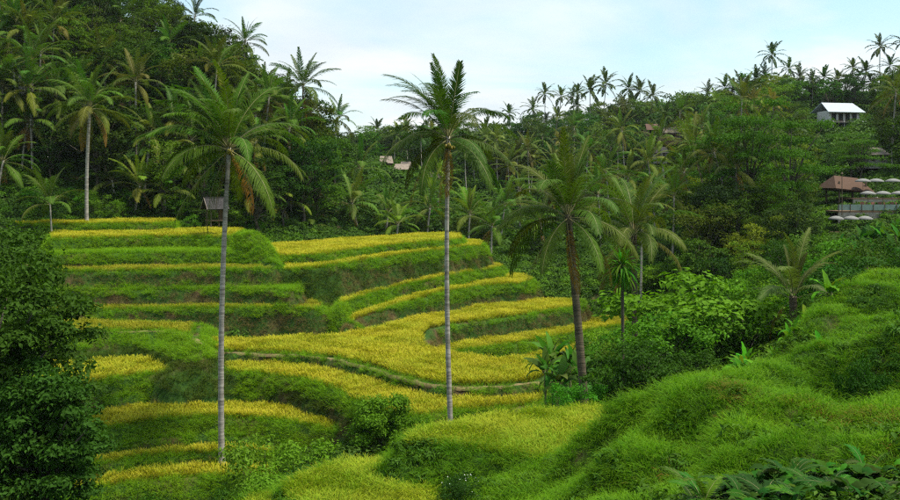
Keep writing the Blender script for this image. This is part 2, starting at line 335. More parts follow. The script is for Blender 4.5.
def ridge(pts, r, slope): RG.append((np.array([tuple(at(*p)) for p in pts]), r, slope))
ridge([(314, 311, 92.5), (340, 319, 92), (362, 329, 91.5), (375, 335, 91.5)], .35, 2.6)
ridge([(374, 334, 92.5), (350, 320, 95.5), (325, 303, 99), (304, 285, 102), (288, 271, 104)], .9, 1.1)
ridge([(243, 233, 106), (254, 234, 104), (264, 247, 101.5), (272, 263, 100)], .5, 1.7)
ridge([(592, 440, 32), (615, 420, 32), (640, 403, 32), (668, 386, 32), (705, 384, 33), (720, 378, 35), (760, 370, 36), (800, 364, 38)], .4, 2.1)
ridge([(722, 386, 28), (755, 393, 27), (790, 402, 26), (850, 416, 24), (905, 424, 23)], .5, 1.9)
ridge([(812, 356, 38), (850, 350, 38), (872, 345, 36), (905, 332, 34)], .6, 1.9)
ridge([(816, 324, 45), (832, 314, 46), (850, 310, 46)], .7, 2.0)
ridge([(848, 298, 49), (858, 290, 50), (880, 289, 50)], .8, 2.0)
ridge([(882, 280, 54), (895, 276, 55), (930, 275, 55)], .8, 2.0)
ridge([(858, 340, 40), (875, 324, 41), (905, 319, 40)], .7, 2.0)
ridge([(690, 425, 28), (740, 430, 26), (760, 445, 24)], .4, 1.3)
ridge([(800, 440, 21), (850, 448, 20), (905, 450, 19)], .5, 1.2)
ridge([(640, 452, 27), (690, 462, 25)], .4, 1.3)
def height(x, y, info=False):
    h = base_h(x, y); top = np.full(x.shape, -1, int); dout = np.full(x.shape, 99.0)
    for i, t in enumerate(T.values()):
        P = t['poly']; m = (x > P[:, 0].min() - 5) & (x < P[:, 0].max() + 5) & (y > P[:, 1].min() - 5) & (y < P[:, 1].max() + 5)
        if not m.any(): continue
        X = x[m] + .16 * wob(x[m], y[m], 1.3, i); Y = y[m] + .16 * wob(x[m], y[m], 1.1, i + 4)
        d = dist_line(X, Y, P); ins = inside(X, Y, P); d = np.where(ins, -d, d)
        lim = 5.0
        zt = np.interp(X, *t['zw'])
        zz = np.where(d < 0, zt, zt - t['slope'] * np.maximum(d, 0) * (.85 + .3 * wob(X, Y, .8, i + 2)))
        zz = np.where(d > lim, -1e9, zz)
        b = zz > h[m]
        hm = h[m]; hm[b] = zz[b]; h[m] = hm
        tm = top[m]; tm[b] = i; top[m] = tm
        dm = dout[m]; dm[b] = d[b]; dout[m] = dm
    for P, r, s in RG:
        m = (x > P[:, 0].min() - 7) & (x < P[:, 0].max() + 7) & (y > P[:, 1].min() - 7) & (y < P[:, 1].max() + 7)
        if not m.any(): continue
        d, z = dist_line(x[m], y[m], P[:, :2], False, P[:, 2])
        d = d + .25 * wob(x[m], y[m], .9, 3)
        q = np.maximum(d - r, 0); zz = z - s * np.sqrt(q * q + .25) + .5 * s - .12 * np.minimum(d, r) + .18 * wob(x[m], y[m], 1.7, 5)
        zz = np.where(d > 6, -1e9, zz); b = zz > h[m]
        hm = h[m]; hm[b] = zz[b]; h[m] = hm
        tm = top[m]; tm[b] = -2; top[m] = tm
    k = np.clip((58 - y) / 8, 0, 1) * np.clip((x - 3.5 - .02 * y) / 3, 0, 1) * np.clip((y - 8) / 6, 0, 1) * (top < 0)
    hs_ = h + .25 * wob(x, y, .35, 12); h = h - k * .86 * np.sin(2 * np.pi * hs_ / 1.35) * 1.35 / (2 * np.pi) + k * .10 * wob(x, y, 2.6, 4)
    return (h, top, dout) if info else h
def spaced(a, b, step, lo, hi, g=1.12):
    mid = list(np.arange(a, b, step)); l, s = [], step; x = a
    while x > lo: s *= g; x -= s; l.append(x)
    r, s, x = [], step, mid[-1]
    while x < hi: s *= g; x += s; r.append(x)
    return np.array(l[::-1] + mid + r)
GX = spaced(-48, 30, .32, -650, 650); GY = spaced(10, 136, .32, -260, 1100, 1.09)
gx, gy = np.meshgrid(GX, GY); gz, gtop, gd = height(gx, gy, True)
nyy, nxx = gx.shape
idx = np.arange(nxx * nyy).reshape(nyy, nxx)
quads = np.stack([idx[:-1, :-1], idx[:-1, 1:], idx[1:, 1:], idx[1:, :-1]], -1).reshape(-1, 4)
ter = link('terraced_valley_ground', np_mesh('terrain', np.stack([gx, gy, gz], -1).reshape(-1, 3), quads, M['ground'], smooth=True))
tag(ter, 'stepped earth ground of the valley with terraces and slopes', 'ground', kind='structure')
def hgt(x, y): return float(height(np.array([float(x)]), np.array([float(y)]))[0])
def hgts(x, y): return height(np.asarray(x, float), np.asarray(y, float))

# trodden footpath along the lip of the wide field and of the step above it
def footpath(lip, z, w0, w1, label):
    V, Fq = [], []
    d = np.gradient(lip, axis=0); nrm = np.c_[-d[:, 1], d[:, 0]]; nrm /= np.linalg.norm(nrm, axis=1)[:, None]
    for i, (p, n) in enumerate(zip(lip, nrm)):
        j = .06 * math.sin(i * .9) + .05 * math.sin(i * 2.3)
        for o, dz in ((w0 + j, -.2), (w0 + .08 + j, .03), (w1 - .08 + 2.2 * j, .035), (w1 + 2.2 * j, -.08)): V.append((p[0] + n[0] * o, p[1] + n[1] * o, z + dz + .02 * math.sin(i * 1.7)))
        if i:
            for k in range(3): a = (i - 1) * 4 + k; Fq.append((a, a + 1, a + 5, a + 4))
    o = link('footpath', np_mesh('footpath', np.array(V), np.array(Fq), M['path'], smooth=True))
    tag(o, label, 'path', kind='structure')
ml = T['M']['lip']
kM = 17 * 6                                          # as far as the tip of the wide field
footpath(ml[:11 * 6 + 3], -15.2, -.03, .42, 'pale trodden path along the lip of the wide golden field')
footpath(T['A']['lip'][4:], -14.0, -.05, .55, 'pale trodden path on the short green step left of the wide field')

# ------------------------------------------------------------------ tufts (rice, grass, undergrowth), scattered as stuff
def blade_tuft(name, mat, n, hgt_, spread, w_, lean, droop, seed, panicle=0.0, segs=3):
    r = random.Random(seed); b = MB()
    for k in range(n):
        a = r.uniform(0, 6.283); rr = spread * math.sqrt(r.random()); p = Vector((rr * math.cos(a), rr * math.sin(a), -.05))
        az = a + r.uniform(-.9, .9); ln = lean * r.uniform(.4, 1.5); H = hgt_ * r.uniform(.65, 1.1)
        dx = Vector((math.cos(az), math.sin(az), 0)); side = Vector((-dx.y, dx.x, 0)); ww = w_ * r.uniform(.7, 1.2)
        sd_ = r.uniform(-1, 1); side = (side * math.cos(sd_) + dx * math.sin(sd_)).normalized()
        ang = ln; q = p.copy(); vs = []; hs = []
        for s in range(segs + 1):
            t = s / segs; wd = ww * (1 - t) ** .6 * (.7 + .3 * min(1, t * 3)) if not panicle else ww * (.5 + panicle * max(0, t - .45) * 2) * (1 if t < 1 else .3)
            vs += [q - side * wd, q + side * wd]; hs += [t, t]
            q = q + (Vector((0, 0, 1)) * math.cos(ang) + dx * math.sin(ang)) * (H / segs); ang += droop * (.4 + 1.6 * t) / segs * 2
        b.add(vs, [(2 * s, 2 * s + 1, 2 * s + 3, 2 * s + 2) for s in range(segs)], 0, hs)
    me = b.mesh(name, mat); return me
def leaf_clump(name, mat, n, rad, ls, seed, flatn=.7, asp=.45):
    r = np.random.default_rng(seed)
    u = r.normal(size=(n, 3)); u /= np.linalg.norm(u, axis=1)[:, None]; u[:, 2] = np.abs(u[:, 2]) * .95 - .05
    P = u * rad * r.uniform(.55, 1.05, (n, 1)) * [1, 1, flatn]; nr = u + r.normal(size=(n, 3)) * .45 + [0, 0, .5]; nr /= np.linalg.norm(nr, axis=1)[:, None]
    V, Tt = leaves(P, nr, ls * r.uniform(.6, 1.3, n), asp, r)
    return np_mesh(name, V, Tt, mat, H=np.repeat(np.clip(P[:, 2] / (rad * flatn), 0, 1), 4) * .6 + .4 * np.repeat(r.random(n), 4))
def leaves(P, N, size, asp, r, down=.25):
    """folded lozenge leaves: points, normals, sizes -> vertices, triangles"""
    n = len(P); t = r.normal(size=(n, 3)); t[:, 2] -= down; t -= N * (t * N).sum(1)[:, None]; t /= np.linalg.norm(t, axis=1)[:, None] + 1e-9
    s = np.cross(N, t); L = size[:, None]
    V = np.stack([P - t * L * .5, P + s * L * asp * .5 + N * L * .1, P + t * L * .5 - N * L * .08, P - s * L * asp * .5 + N * L * .1], 1).reshape(-1, 3)
    b = np.arange(n)[:, None] * 4
    return V, np.concatenate([b + [0, 1, 2], b + [0, 2, 3]], 0)
def proto(me): return bpy.data.objects.new(me.name, me)      # shape source for a scatter, never linked to the scene
def euler_from(dirv, spin):
    z = dirv / np.linalg.norm(dirv, axis=1)[:, None]
    a = np.stack([np.cos(spin), np.sin(spin), np.zeros_like(spin)], 1); x = a - z * (a * z).sum(1)[:, None]; x /= np.linalg.norm(x, axis=1)[:, None]
    y = np.cross(z, x)                                       # matrix columns x, y, z
    return np.stack([np.arctan2(y[:, 2], z[:, 2]), np.arcsin(np.clip(-x[:, 2], -1, 1)), np.arctan2(x[:, 1], x[:, 0])], 1)
def scatter(name, pts, protos, scl, dirs=None, label='', cat='', spin=None):
    n = len(pts)
    if n == 0: return
    me = bpy.data.meshes.new(name); me.vertices.add(n); me.vertices.foreach_set('co', np.ascontiguousarray(pts, dtype=np.float32).ravel())
    if dirs is None: dirs = np.tile([0., 0., 1.], (n, 1)) + rng.normal(size=(n, 3)) * .08
    e = euler_from(dirs, rng.uniform(0, 6.283, n))
    for an, ty, da, key in (('rot', 'FLOAT_VECTOR', e, 'vector'), ('scl', 'FLOAT', scl, 'value'), ('vid', 'INT', rng.integers(0, len(protos), n), 'value')):
        a = me.attributes.new(an, ty, 'POINT'); a.data.foreach_set(key, np.ascontiguousarray(da, dtype=np.int32 if ty == 'INT' else np.float32).ravel())
    o = link(name, me); tag(o, label, cat, kind='stuff')
    g = bpy.data.node_groups.new(name, 'GeometryNodeTree')
    g.interface.new_socket('Geometry', in_out='INPUT', socket_type='NodeSocketGeometry'); g.interface.new_socket('Geometry', in_out='OUTPUT', socket_type='NodeSocketGeometry')
    gi = g.nodes.new('NodeGroupInput'); go = g.nodes.new('NodeGroupOutput'); ip = g.nodes.new('GeometryNodeInstanceOnPoints'); jn = g.nodes.new('GeometryNodeJoinGeometry')
    for p in protos:
        oi = g.nodes.new('GeometryNodeObjectInfo'); oi.inputs[0].default_value = p; oi.inputs['As Instance'].default_value = True
        g.links.new(oi.outputs['Geometry'], jn.inputs[0])
    def attr(nm, ty):
        q = g.nodes.new('GeometryNodeInputNamedAttribute'); q.data_type = ty; q.inputs[0].default_value = nm; return q.outputs[0]
    er = g.nodes.new('FunctionNodeEulerToRotation'); g.links.new(attr('rot', 'FLOAT_VECTOR'), er.inputs[0])
    g.links.new(gi.outputs[0], ip.inputs['Points']); g.links.new(jn.outputs[0], ip.inputs['Instance']); ip.inputs['Pick Instance'].default_value = True
    g.links.new(attr('vid', 'INT'), ip.inputs['Instance Index']); g.links.new(er.outputs[0], ip.inputs['Rotation']); g.links.new(attr('scl', 'FLOAT'), ip.inputs['Scale'])
    g.links.new(ip.outputs[0], go.inputs[0])
    o.modifiers.new('scatter', 'NODES').node_group = g
    return o
def in_view(x, y, z, mar=90, low=560):
    px, py = pix(x, np.maximum(y, .5), z); m = mar + np.clip((70 - y) * 12, 0, 520); return (px > -m) & (px < 900 + m) & (py < low + m * .5) & (y > 3)
def rice_points(t, i, step):
    P = t['poly']; a, b = P.min(0), P.max(0)
    X, Y = np.meshgrid(np.arange(a[0], b[0], step), np.arange(a[1], b[1], step)); X = X.ravel() + rng.uniform(-.4, .4, X.size) * step; Y = Y.ravel() + rng.uniform(-.4, .4, Y.size) * step
    m = inside(X, Y, P); X, Y = X[m], Y[m]
    h, top, d = height(X, Y, True); m = (top == i) & (d < -t['inset'] - .1 * np.abs(wob(X, Y, 2.1, i))) & in_view(X, Y, h); return np.c_[X[m], Y[m], h[m]]
rice_p = [proto(blade_tuft('rice tuft', M['rice'], 17, .66, .18, .017, .14, .6, s, 1.2, 4)) for s in range(4)]
riceb_p = [proto(blade_tuft('late rice tuft', M['rice_brown'], 14, .58, .16, .016, .14, .55, s + 10, 1.1, 4)) for s in range(3)]
ricen_p = [proto(blade_tuft('green rice tuft', M['rice_near'], 20, .62, .15, .010, .22, .9, s + 20, .7, 4)) for s in range(5)]
RL = {'U5': 'golden rice strip on the topmost step under the dark forest', 'U4': 'golden rice strip beside the small roofed hut', 'U3': 'narrow rice strip below the tall grassy bank',
      'U2': 'narrow rice strip above the dark brown bank left of the wide field', 'A': 'thin late rice on the short green step with a path', 'M': 'wide golden rice field bordered by the pale path',
      'L1': 'long curved golden rice strip just below the pale path', 'L2': 'golden rice strip curving behind the round bush', 'L3': 'golden rice strip crossing behind the foot of the leaning palm', 'L4': 'lowest golden rice strip at the foot of the leaning palm',
      'W1': 'golden rice strip behind the banana clump', 'W2': 'low rice strip hidden beside the banana clump', 'V0': 'broad golden rice field at the top of the far terraces', 'V1': 'thin golden rice strip right below the top field',
      'V2': 'upper of two thin rice strips on the far banks', 'V3': 'lower of two thin rice strips on the far banks', 'N1': 'large yellow green rice field near the foot of the slender palm', 'N2': 'yellow green rice field below the round bush',
      'N3': 'small yellow rice corner beside the shrubs', 'N4': 'yellow green rice patch below the large near field'}
for i, (k, t) in enumerate(T.items()):
    if not t['crop']: continue
    near = t['crop'] == 'rice_near'
    pts = rice_points(t, i, .135 if near else .22)
    pr = {'rice': rice_p, 'rice_near': ricen_p, 'rice_brown': riceb_p}[t['crop']]
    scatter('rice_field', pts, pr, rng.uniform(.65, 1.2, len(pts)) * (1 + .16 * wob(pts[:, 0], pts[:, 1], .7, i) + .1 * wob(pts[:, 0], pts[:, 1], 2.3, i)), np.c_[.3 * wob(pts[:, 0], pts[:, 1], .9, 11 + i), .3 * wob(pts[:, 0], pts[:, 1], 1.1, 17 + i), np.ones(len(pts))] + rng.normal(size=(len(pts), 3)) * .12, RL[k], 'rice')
# grass on every bank and slope
cell = lambda a: .25 * (a[:-1, :-1] + a[1:, :-1] + a[:-1, 1:] + a[1:, 1:])
qx, qy, qz = cell(gx), cell(gy), cell(gz)
dxx = (gx[:-1, 1:] - gx[:-1, :-1]); dyy = (gy[1:, :-1] - gy[:-1, :-1])
sx = .5 * (gz[:-1, 1:] - gz[:-1, :-1] + gz[1:, 1:] - gz[1:, :-1]) / dxx; sy = .5 * (gz[1:, :-1] - gz[:-1, :-1] + gz[1:, 1:] - gz[:-1, 1:]) / dyy
area = dxx * dyy * np.sqrt(1 + sx ** 2 + sy ** 2); vis = in_view(qx, qy, qz)
ct, cd_ = gtop[:-1, :-1], gd[:-1, :-1]
inset = np.array([t['inset'] for t in T.values()] + [0]); dry_ = np.array([t['dry'] for t in T.values()] + [0]); ZT = np.array([t['z'] for t in T.values()] + [0])
crop_cell = (ct >= 0) & (cd_ < -inset[ct])
gnorm = np.stack([-sx, -sy, np.ones_like(sx)], -1); gnorm /= np.linalg.norm(gnorm, axis=-1)[..., None]
def sample(mask, dens, lift=0.0):
    e = np.where(mask & vis, dens * area, 0); n = rng.poisson(e); ii, jj = np.nonzero(n); k = n[ii, jj]; ii = np.repeat(ii, k); jj = np.repeat(jj, k)
    u, v = rng.random(len(ii)), rng.random(len(ii))
    x = gx[ii, jj] + u * dxx[ii, jj]; y = gy[ii, jj] + v * dyy[ii, jj]
    z = (gz[ii, jj] * (1 - u) + gz[ii, jj + 1] * u) * (1 - v) + (gz[ii + 1, jj] * (1 - u) + gz[ii + 1, jj + 1] * u) * v
    nn = gnorm[ii, jj] * .55 + [0, 0, .75] + rng.normal(size=(len(ii), 3)) * .1
    return np.c_[x, y, z + lift], nn
kk = list(T)
pathc = ((ct == kk.index('M')) & (cd_ < .0) & (qx < 9)) | ((ct == kk.index('A')) & (cd_ < .0) & (cd_ > -.6))
band = (qy > 52) & (qy < 137) & ~crop_cell & ~pathc
terr = band & ((ct >= 0) | (ct == -2))
low = np.where(ct >= 0, ZT[ct] - qz, 0)                       # how far below its lip
patchy = wob(qx, qy, .5, 6) * .5 + .5
dryc = terr & (ct >= 0) & (low > np.clip(.9 - .9 * dry_[ct], .2, .6) + .35 * patchy) & (dry_[ct] > .3) & ((dry_[ct] > .45) | (patchy > .55))
greenc = terr & ~dryc
grass_p = [proto(blade_tuft('grass tuft', M['grass'], 24, .72, .2, .0105, .32, 1.35, s + 40)) for s in range(4)]
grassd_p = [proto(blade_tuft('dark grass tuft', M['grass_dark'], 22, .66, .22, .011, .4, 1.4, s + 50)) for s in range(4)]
dry_p = [proto(blade_tuft('dry grass tuft', M['grass_dry'], 20, .5, .22, .010, .5, 1.5, s + 60)) for s in range(4)]
near_p = [proto(blade_tuft('long grass tuft', M['grass_near'], 20, .8, .15, .0085, .3, 1.35, s + 70, 0, 4)) for s in range(6)]
rust_p = [proto(blade_tuft('seeding grass tuft', M['grass_rust'], 16, .5, .15, .006, .3, 1.0, s + 80, .8, 4)) for s in range(4)]
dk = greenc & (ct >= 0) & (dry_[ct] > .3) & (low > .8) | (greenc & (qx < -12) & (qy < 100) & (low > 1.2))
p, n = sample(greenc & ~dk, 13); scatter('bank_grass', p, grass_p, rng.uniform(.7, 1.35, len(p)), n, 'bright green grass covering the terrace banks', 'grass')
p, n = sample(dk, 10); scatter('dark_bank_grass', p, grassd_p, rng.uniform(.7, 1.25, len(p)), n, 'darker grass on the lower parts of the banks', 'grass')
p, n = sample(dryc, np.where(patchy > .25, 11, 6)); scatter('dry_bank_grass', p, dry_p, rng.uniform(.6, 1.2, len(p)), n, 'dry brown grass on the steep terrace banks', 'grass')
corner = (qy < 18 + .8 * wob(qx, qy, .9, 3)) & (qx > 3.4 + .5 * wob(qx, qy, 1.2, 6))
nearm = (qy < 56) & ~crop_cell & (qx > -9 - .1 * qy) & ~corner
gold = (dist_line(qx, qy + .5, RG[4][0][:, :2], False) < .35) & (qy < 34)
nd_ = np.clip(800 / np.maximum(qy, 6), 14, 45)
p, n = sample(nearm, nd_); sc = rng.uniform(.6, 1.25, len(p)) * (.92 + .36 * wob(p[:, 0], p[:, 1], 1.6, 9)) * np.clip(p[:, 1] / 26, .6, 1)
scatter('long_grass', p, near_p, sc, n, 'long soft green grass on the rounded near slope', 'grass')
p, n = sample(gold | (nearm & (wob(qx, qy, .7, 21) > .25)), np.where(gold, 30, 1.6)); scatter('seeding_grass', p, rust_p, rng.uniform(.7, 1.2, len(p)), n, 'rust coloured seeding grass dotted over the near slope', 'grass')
weed_p = [proto(leaf_clump('weed', M['weed'], 60, .3, .13, s + 31, .8)) for s in range(3)]
p, n = sample(nearm & (wob(qx, qy, .8, 13) > .05), 2.2, .15); scatter('weeds', p, weed_p, rng.uniform(.6, 1.7, len(p)), None, 'scattered small leafy weeds in the long near grass', 'weeds')
tus_p = [proto(blade_tuft('tussock', M['grass_near'], 34, 1.25, .2, .009, .5, 1.5, s + 170, 0, 5)) for s in range(4)]
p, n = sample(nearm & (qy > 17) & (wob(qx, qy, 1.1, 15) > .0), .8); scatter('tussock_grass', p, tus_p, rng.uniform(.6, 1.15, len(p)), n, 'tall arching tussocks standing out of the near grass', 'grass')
low_p = [proto(leaf_clump('ground leaves', M['under'], 70, .34, .11, s + 61, .7)) for s in range(4)]
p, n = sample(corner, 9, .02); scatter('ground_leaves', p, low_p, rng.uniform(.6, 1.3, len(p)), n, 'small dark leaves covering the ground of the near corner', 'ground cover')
# leafy undergrowth on all forest ground
und_p = [proto(leaf_clump('undergrowth clump', M['under'], 170, 1.0, .30, s, .8)) for s in range(4)]
undl_p = [proto(leaf_clump('light undergrowth clump', M['under_light'], 150, .9, .26, s + 5, .8)) for s in range(3)]
undf_p = [proto(leaf_clump('far undergrowth clump', M['under'], 120, 1.6, .6, s + 9, .8)) for s in range(3)]
notterr = (ct == -1)
valley = notterr & (qy > 56) & (qy < 150)
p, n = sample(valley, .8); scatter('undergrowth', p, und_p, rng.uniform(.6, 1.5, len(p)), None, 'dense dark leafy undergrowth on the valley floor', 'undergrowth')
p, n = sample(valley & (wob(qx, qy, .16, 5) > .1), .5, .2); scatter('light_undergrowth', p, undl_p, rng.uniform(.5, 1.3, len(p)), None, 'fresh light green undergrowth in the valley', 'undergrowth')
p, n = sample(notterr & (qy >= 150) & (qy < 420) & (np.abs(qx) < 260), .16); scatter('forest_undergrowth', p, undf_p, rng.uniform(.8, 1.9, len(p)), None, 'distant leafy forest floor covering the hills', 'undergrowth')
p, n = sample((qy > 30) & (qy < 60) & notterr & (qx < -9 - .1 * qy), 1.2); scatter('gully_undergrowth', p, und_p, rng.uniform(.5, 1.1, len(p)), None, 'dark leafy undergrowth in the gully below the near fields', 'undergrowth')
# ------------------------------------------------------------------ palms
def frond_mesh(name, L, el, droop, nl, wl, ll, sag, vee, seed, rw=.03, shag=0.0):
    """one pinnate frond growing from the origin along +X: rib, leaflets left and right"""
    r = random.Random(seed); b = MB(); N = 14; pts = []; p = Vector((0, 0, 0)); tg = []
    bend = r.uniform(-.12, .12)
    for i in range(N + 1):
        s = i / N; a = el - droop * s ** 1.35; yaw = bend * s * 2
        t = Vector((math.cos(a) * math.cos(yaw), math.cos(a) * math.sin(yaw), math.sin(a))); pts.append(p.copy()); tg.append(t); p = p + t * (L / N)
    b.tube(pts, [rw * (1.35 if i == 0 else 1) * (1 - .82 * i / N) for i in range(N + 1)], 4, 1)
    def on(s):
        k = min(int(s * N), N - 1); f = s * N - k; return pts[k].lerp(pts[k + 1], f), tg[k].lerp(tg[min(k + 1, N)], f).normalized()
    for side in (-1, 1):
        for i in range(nl):
            s = .13 + .865 * (i + r.uniform(-.3, .3)) / nl; s = min(max(s, .12), .995)
            if r.random() < shag * .35: continue
            q, t = on(s); B = Vector((0, 0, 1)).cross(t); B = B.normalized() if B.length > .05 else Vector((0, 1, 0)); Nn = t.cross(B) * 1.0
            if Nn.z < 0 and abs(t.z) < .9: Nn = -Nn
            prof = (min(1, .45 + 1.6 * (s - .1))) * (1 - .72 * max(0, (s - .45) / .55) ** 1.7)
            l = ll * prof * r.uniform(.85, 1.12); f = R(62 - 34 * s + r.uniform(-6, 6)); v = vee * (1 - .5 * s) + r.uniform(-.12, .12)
            d = t * math.cos(f) + (B * side * math.cos(v) + Nn * math.sin(v)) * math.sin(f)
            m = q + d * l * .5; g = (sag + r.uniform(-.15, .3)) * (.7 + .6 * shag); d2 = (d + Vector((0, 0, -g))).normalized(); e = m + d2 * l * .55
            wv = d.cross(Nn); wv = (wv.normalized() if wv.length > .05 else t) * wl * .5
            b.add([q - wv * .6, q + wv * .6, m + wv, m - wv, e], [(0, 1, 2, 3), (3, 2, 4)], 0)
    return b.mesh(name, [M['palm_leaf'], M['rachis']])
# (starting elevation, droop) from the spear to the old hanging fronds
CLS = [(87, 8), (77, 32), (67, 52), (57, 64), (46, 72), (34, 76), (20, 74), (4, 66), (-16, 54), (-42, 34), (-70, 12)]
FR = {'hi': [], 'lo': []}
for lod, nl, wl in (('hi', 66, .05), ('lo', 40, .085)):
    for k, (e, d) in enumerate(CLS):
        FR[lod].append([frond_mesh('frond', 4.9 if k else 3.2, R(e + j * 5 - 3), R(d + j * 12), nl, wl, .98 if k > 1 else .6, .2 + .10 * k, .3 - .08 * k, 10 * k + j, shag=0 if k < 9 else 1) for j in range(3 if lod == 'hi' else 2)])
def trunk_mesh(name, H, lean, r0, r1, seed, mat, n=9, seg=26, rough=.04, bow=.3):
    r = random.Random(seed); pts = []; rad = []
    bx, by = r.uniform(-bow, bow), r.uniform(-bow, bow)
    for i in range(seg + 1):
        t = i / seg; k = math.sin(math.pi * t)
        pts.append((lean[0] * t ** 1.2 + bx * k, lean[1] * t + by * k, -.5 + (H + .5) * t))
        rad.append((r1 + (r0 - r1) * (1 - t) ** 1.3 + r0 * .7 * max(0, 1 - t * 14)) * (1 + rough * ((i % 2) * 2 - 1)))
    b = MB(); b.tube(pts, rad, n, 0); return b.mesh(name, mat, True)
GREEN = (.030, .066, .011); OLIVE = (.046, .068, .014); YEL = (.085, .088, .018); BROWN = (.13, .075, .028); GREY = (.085, .07, .045)
fruit_me = None
def fruit_mesh():
    b = MB(); n, k = 8, 6
    vs = [(.13 * math.sin(math.pi * i / k) * math.cos(2 * math.pi * j / n), .13 * math.sin(math.pi * i / k) * math.sin(2 * math.pi * j / n), -.17 * math.cos(math.pi * i / k)) for i in range(k + 1) for j in range(n)]
    b.add(vs, [(i * n + j, i * n + (j + 1) % n, (i + 1) * n + (j + 1) % n, (i + 1) * n + j) for i in range(k) for j in range(n)])
    return b.mesh('coconut', M['fruit'], True)
fruit_me = fruit_mesh()
def lerp3(a, b, t): return tuple(a[i] + (b[i] - a[i]) * t for i in range(3))
def palm(loc, H, R_, label, group=None, lean=(0, 0), nfr=24, seed=0, lod='lo', tint=GREEN, old=.5, dead=2, nuts=0, mat='palm_trunk', r0=.2, r1=.14, cls=(0.4, 8.6), extra=(), name='coconut_palm', wind=None):
    r = random.Random(seed); root = empty(name, loc)
    if group: label = ('tall ' if H > 11 else 'short ') + ('yellowish ' if tint[0] > .043 else 'deep green ') + label + (' with dead fronds' if dead > 1 else '')
    tag(root, label, 'palm tree', group)
    link('trunk', trunk_mesh('trunk', H, lean, r0, r1, seed, M[mat], 9 if lod == 'hi' else 7, 30 if lod == 'hi' else 14, bow=.02 * H), root)
    top = Vector((lean[0], lean[1], H - .05)); s = R_ * 1.22 / 4.9
    fr = []
    for i in range(nfr):
        t = i / max(1, nfr - 1); k = cls[0] + (cls[1] - cls[0]) * t ** 1.12; fr.append((i * 2.39996 + r.uniform(-.35, .35), min(10, max(0, int(round(k + r.uniform(-.4, .4))))), s * r.uniform(.88, 1.1), None))
    for i in range(dead): fr.append((r.uniform(0, 6.28), r.choice((9, 10)), s * r.uniform(.6, .95), BROWN if r.random() < .6 else GREY))
    fr += [(R(a), k, s * f, c) for a, k, f, c in extra]
    for az, k, sc, c in fr:
        if wind and k > 0 and k < 6: d = (wind - az + math.pi) % (2 * math.pi) - math.pi; az += .42 * d * (1 - k / 7)
        if c is None:
            a = max(0, (k - 4) / 6) * old * 1.6; c = lerp3(tint, lerp3(OLIVE, YEL, min(1, max(0, a - .35))), min(1, a + r.uniform(-.1, .15)))
            c = tuple(max(.004, q * r.uniform(.8, 1.25)) for q in c)
        off = Vector((math.cos(az), math.sin(az), 0)) * r1 * .7 + Vector((0, 0, .25 - .06 * k))
        link('frond', r.choice(FR[lod][k]), root, top + off, (r.uniform(-.25, .25), r.uniform(-.08, .08), az), sc, c)
    for i in range(nuts):
        a = r.uniform(0, 6.28); q = r.uniform(.22, .45)
        link('coconut', fruit_me, root, top + Vector((q * math.cos(a), q * math.sin(a), -.25 - r.uniform(0, .5))), (r.uniform(-.6, .6), r.uniform(-.6, .6), 0), r.uniform(.85, 1.2))
    return root
def palm_px(bx, cx_, cy_p, Y, R_, label, base=None, **k):
    """palm whose crown stands at picture point (cx_, cy_p) when seen from the lookout, rooted on the ground at distance Y"""
    c = at(cx_, cy_p, Y); b = at(bx, 300, Y); g = hgt(b.x, Y) - .1
    return palm((b.x, Y, g), c.z - g, R_, label, lean=(c.x - b.x, k.pop('ly', 0)), **k)
palm_px(222, 229, 147, 66.2, 5.5, 'tall slightly leaning coconut palm on the lowest terraces with a hanging orange brown frond', lod='hi', nfr=34, seed=3, nuts=9, r0=.24, r1=.17, dead=1, old=.5, wind=R(150),
        extra=[(-28, 9, .82, (.16, .075, .025)), (170, 2, 1.05, None), (150, 2, 1.1, None), (125, 2, 1.0, None), (195, 3, 1.05, None), (160, 1, 1.1, None), (110, 1, 1.1, None), (190, 2, 1.0, None), (8, 5, 1.0, None), (215, 10, .95, OLIVE)], tint=(.030, .066, .009))
palm_px(453, 448, 136, 59.5, 4.6, 'tall straight slender coconut palm with a pale grey trunk before the wide field', lod='hi', nfr=32, seed=8, nuts=11, r0=.20, r1=.145, dead=1, old=.35, wind=R(150),
        extra=[(80, 0, 1.35, None), (170, 2, 1.0, None), (140, 2, .95, None), (185, 3, .95, None), (5, 4, .9, None), (200, 10, .8, BROWN), (-75, 10, .7, BROWN)], tint=(.020, .048, .012))
palm_px(586, 568, 214, 52, 4.3, 'coconut palm with a thick dark shaggy trunk beside the banana clump', lod='hi', nfr=32, seed=12, nuts=0, mat='dark_trunk', r0=.28, r1=.2, dead=3, old=.4,
        extra=[(90, 0, 1.0, None), (60, 1, .8, None), (120, 1, .8, None)], tint=(.032, .058, .014))
palm_px(636, 634, 232, 75, 4.9, 'coconut palm with drooping fronds behind the spiky headed tree', lod='hi', nfr=28, seed=17, mat='dark_trunk', r0=.32, r1=.24, dead=3, old=.5, tint=(.034, .060, .016))
palm_px(87, 90, 107, 118, 5.6, 'coconut palm with a pale trunk standing alone on the topmost golden strip', lod='hi', nfr=28, seed=21, nuts=6, r0=.26, r1=.19, dead=3, old=.9, tint=(.045, .080, .014))
palm_px(793, 793, 296, 60, 3.9, 'short young palm with spiky upright pale ribbed fronds above the light shrubs', lod='hi', nfr=15, seed=26, mat='dark_trunk', r0=.3, r1=.26, dead=1, cls=(0, 6), tint=(.045, .070, .028), name='young_palm')
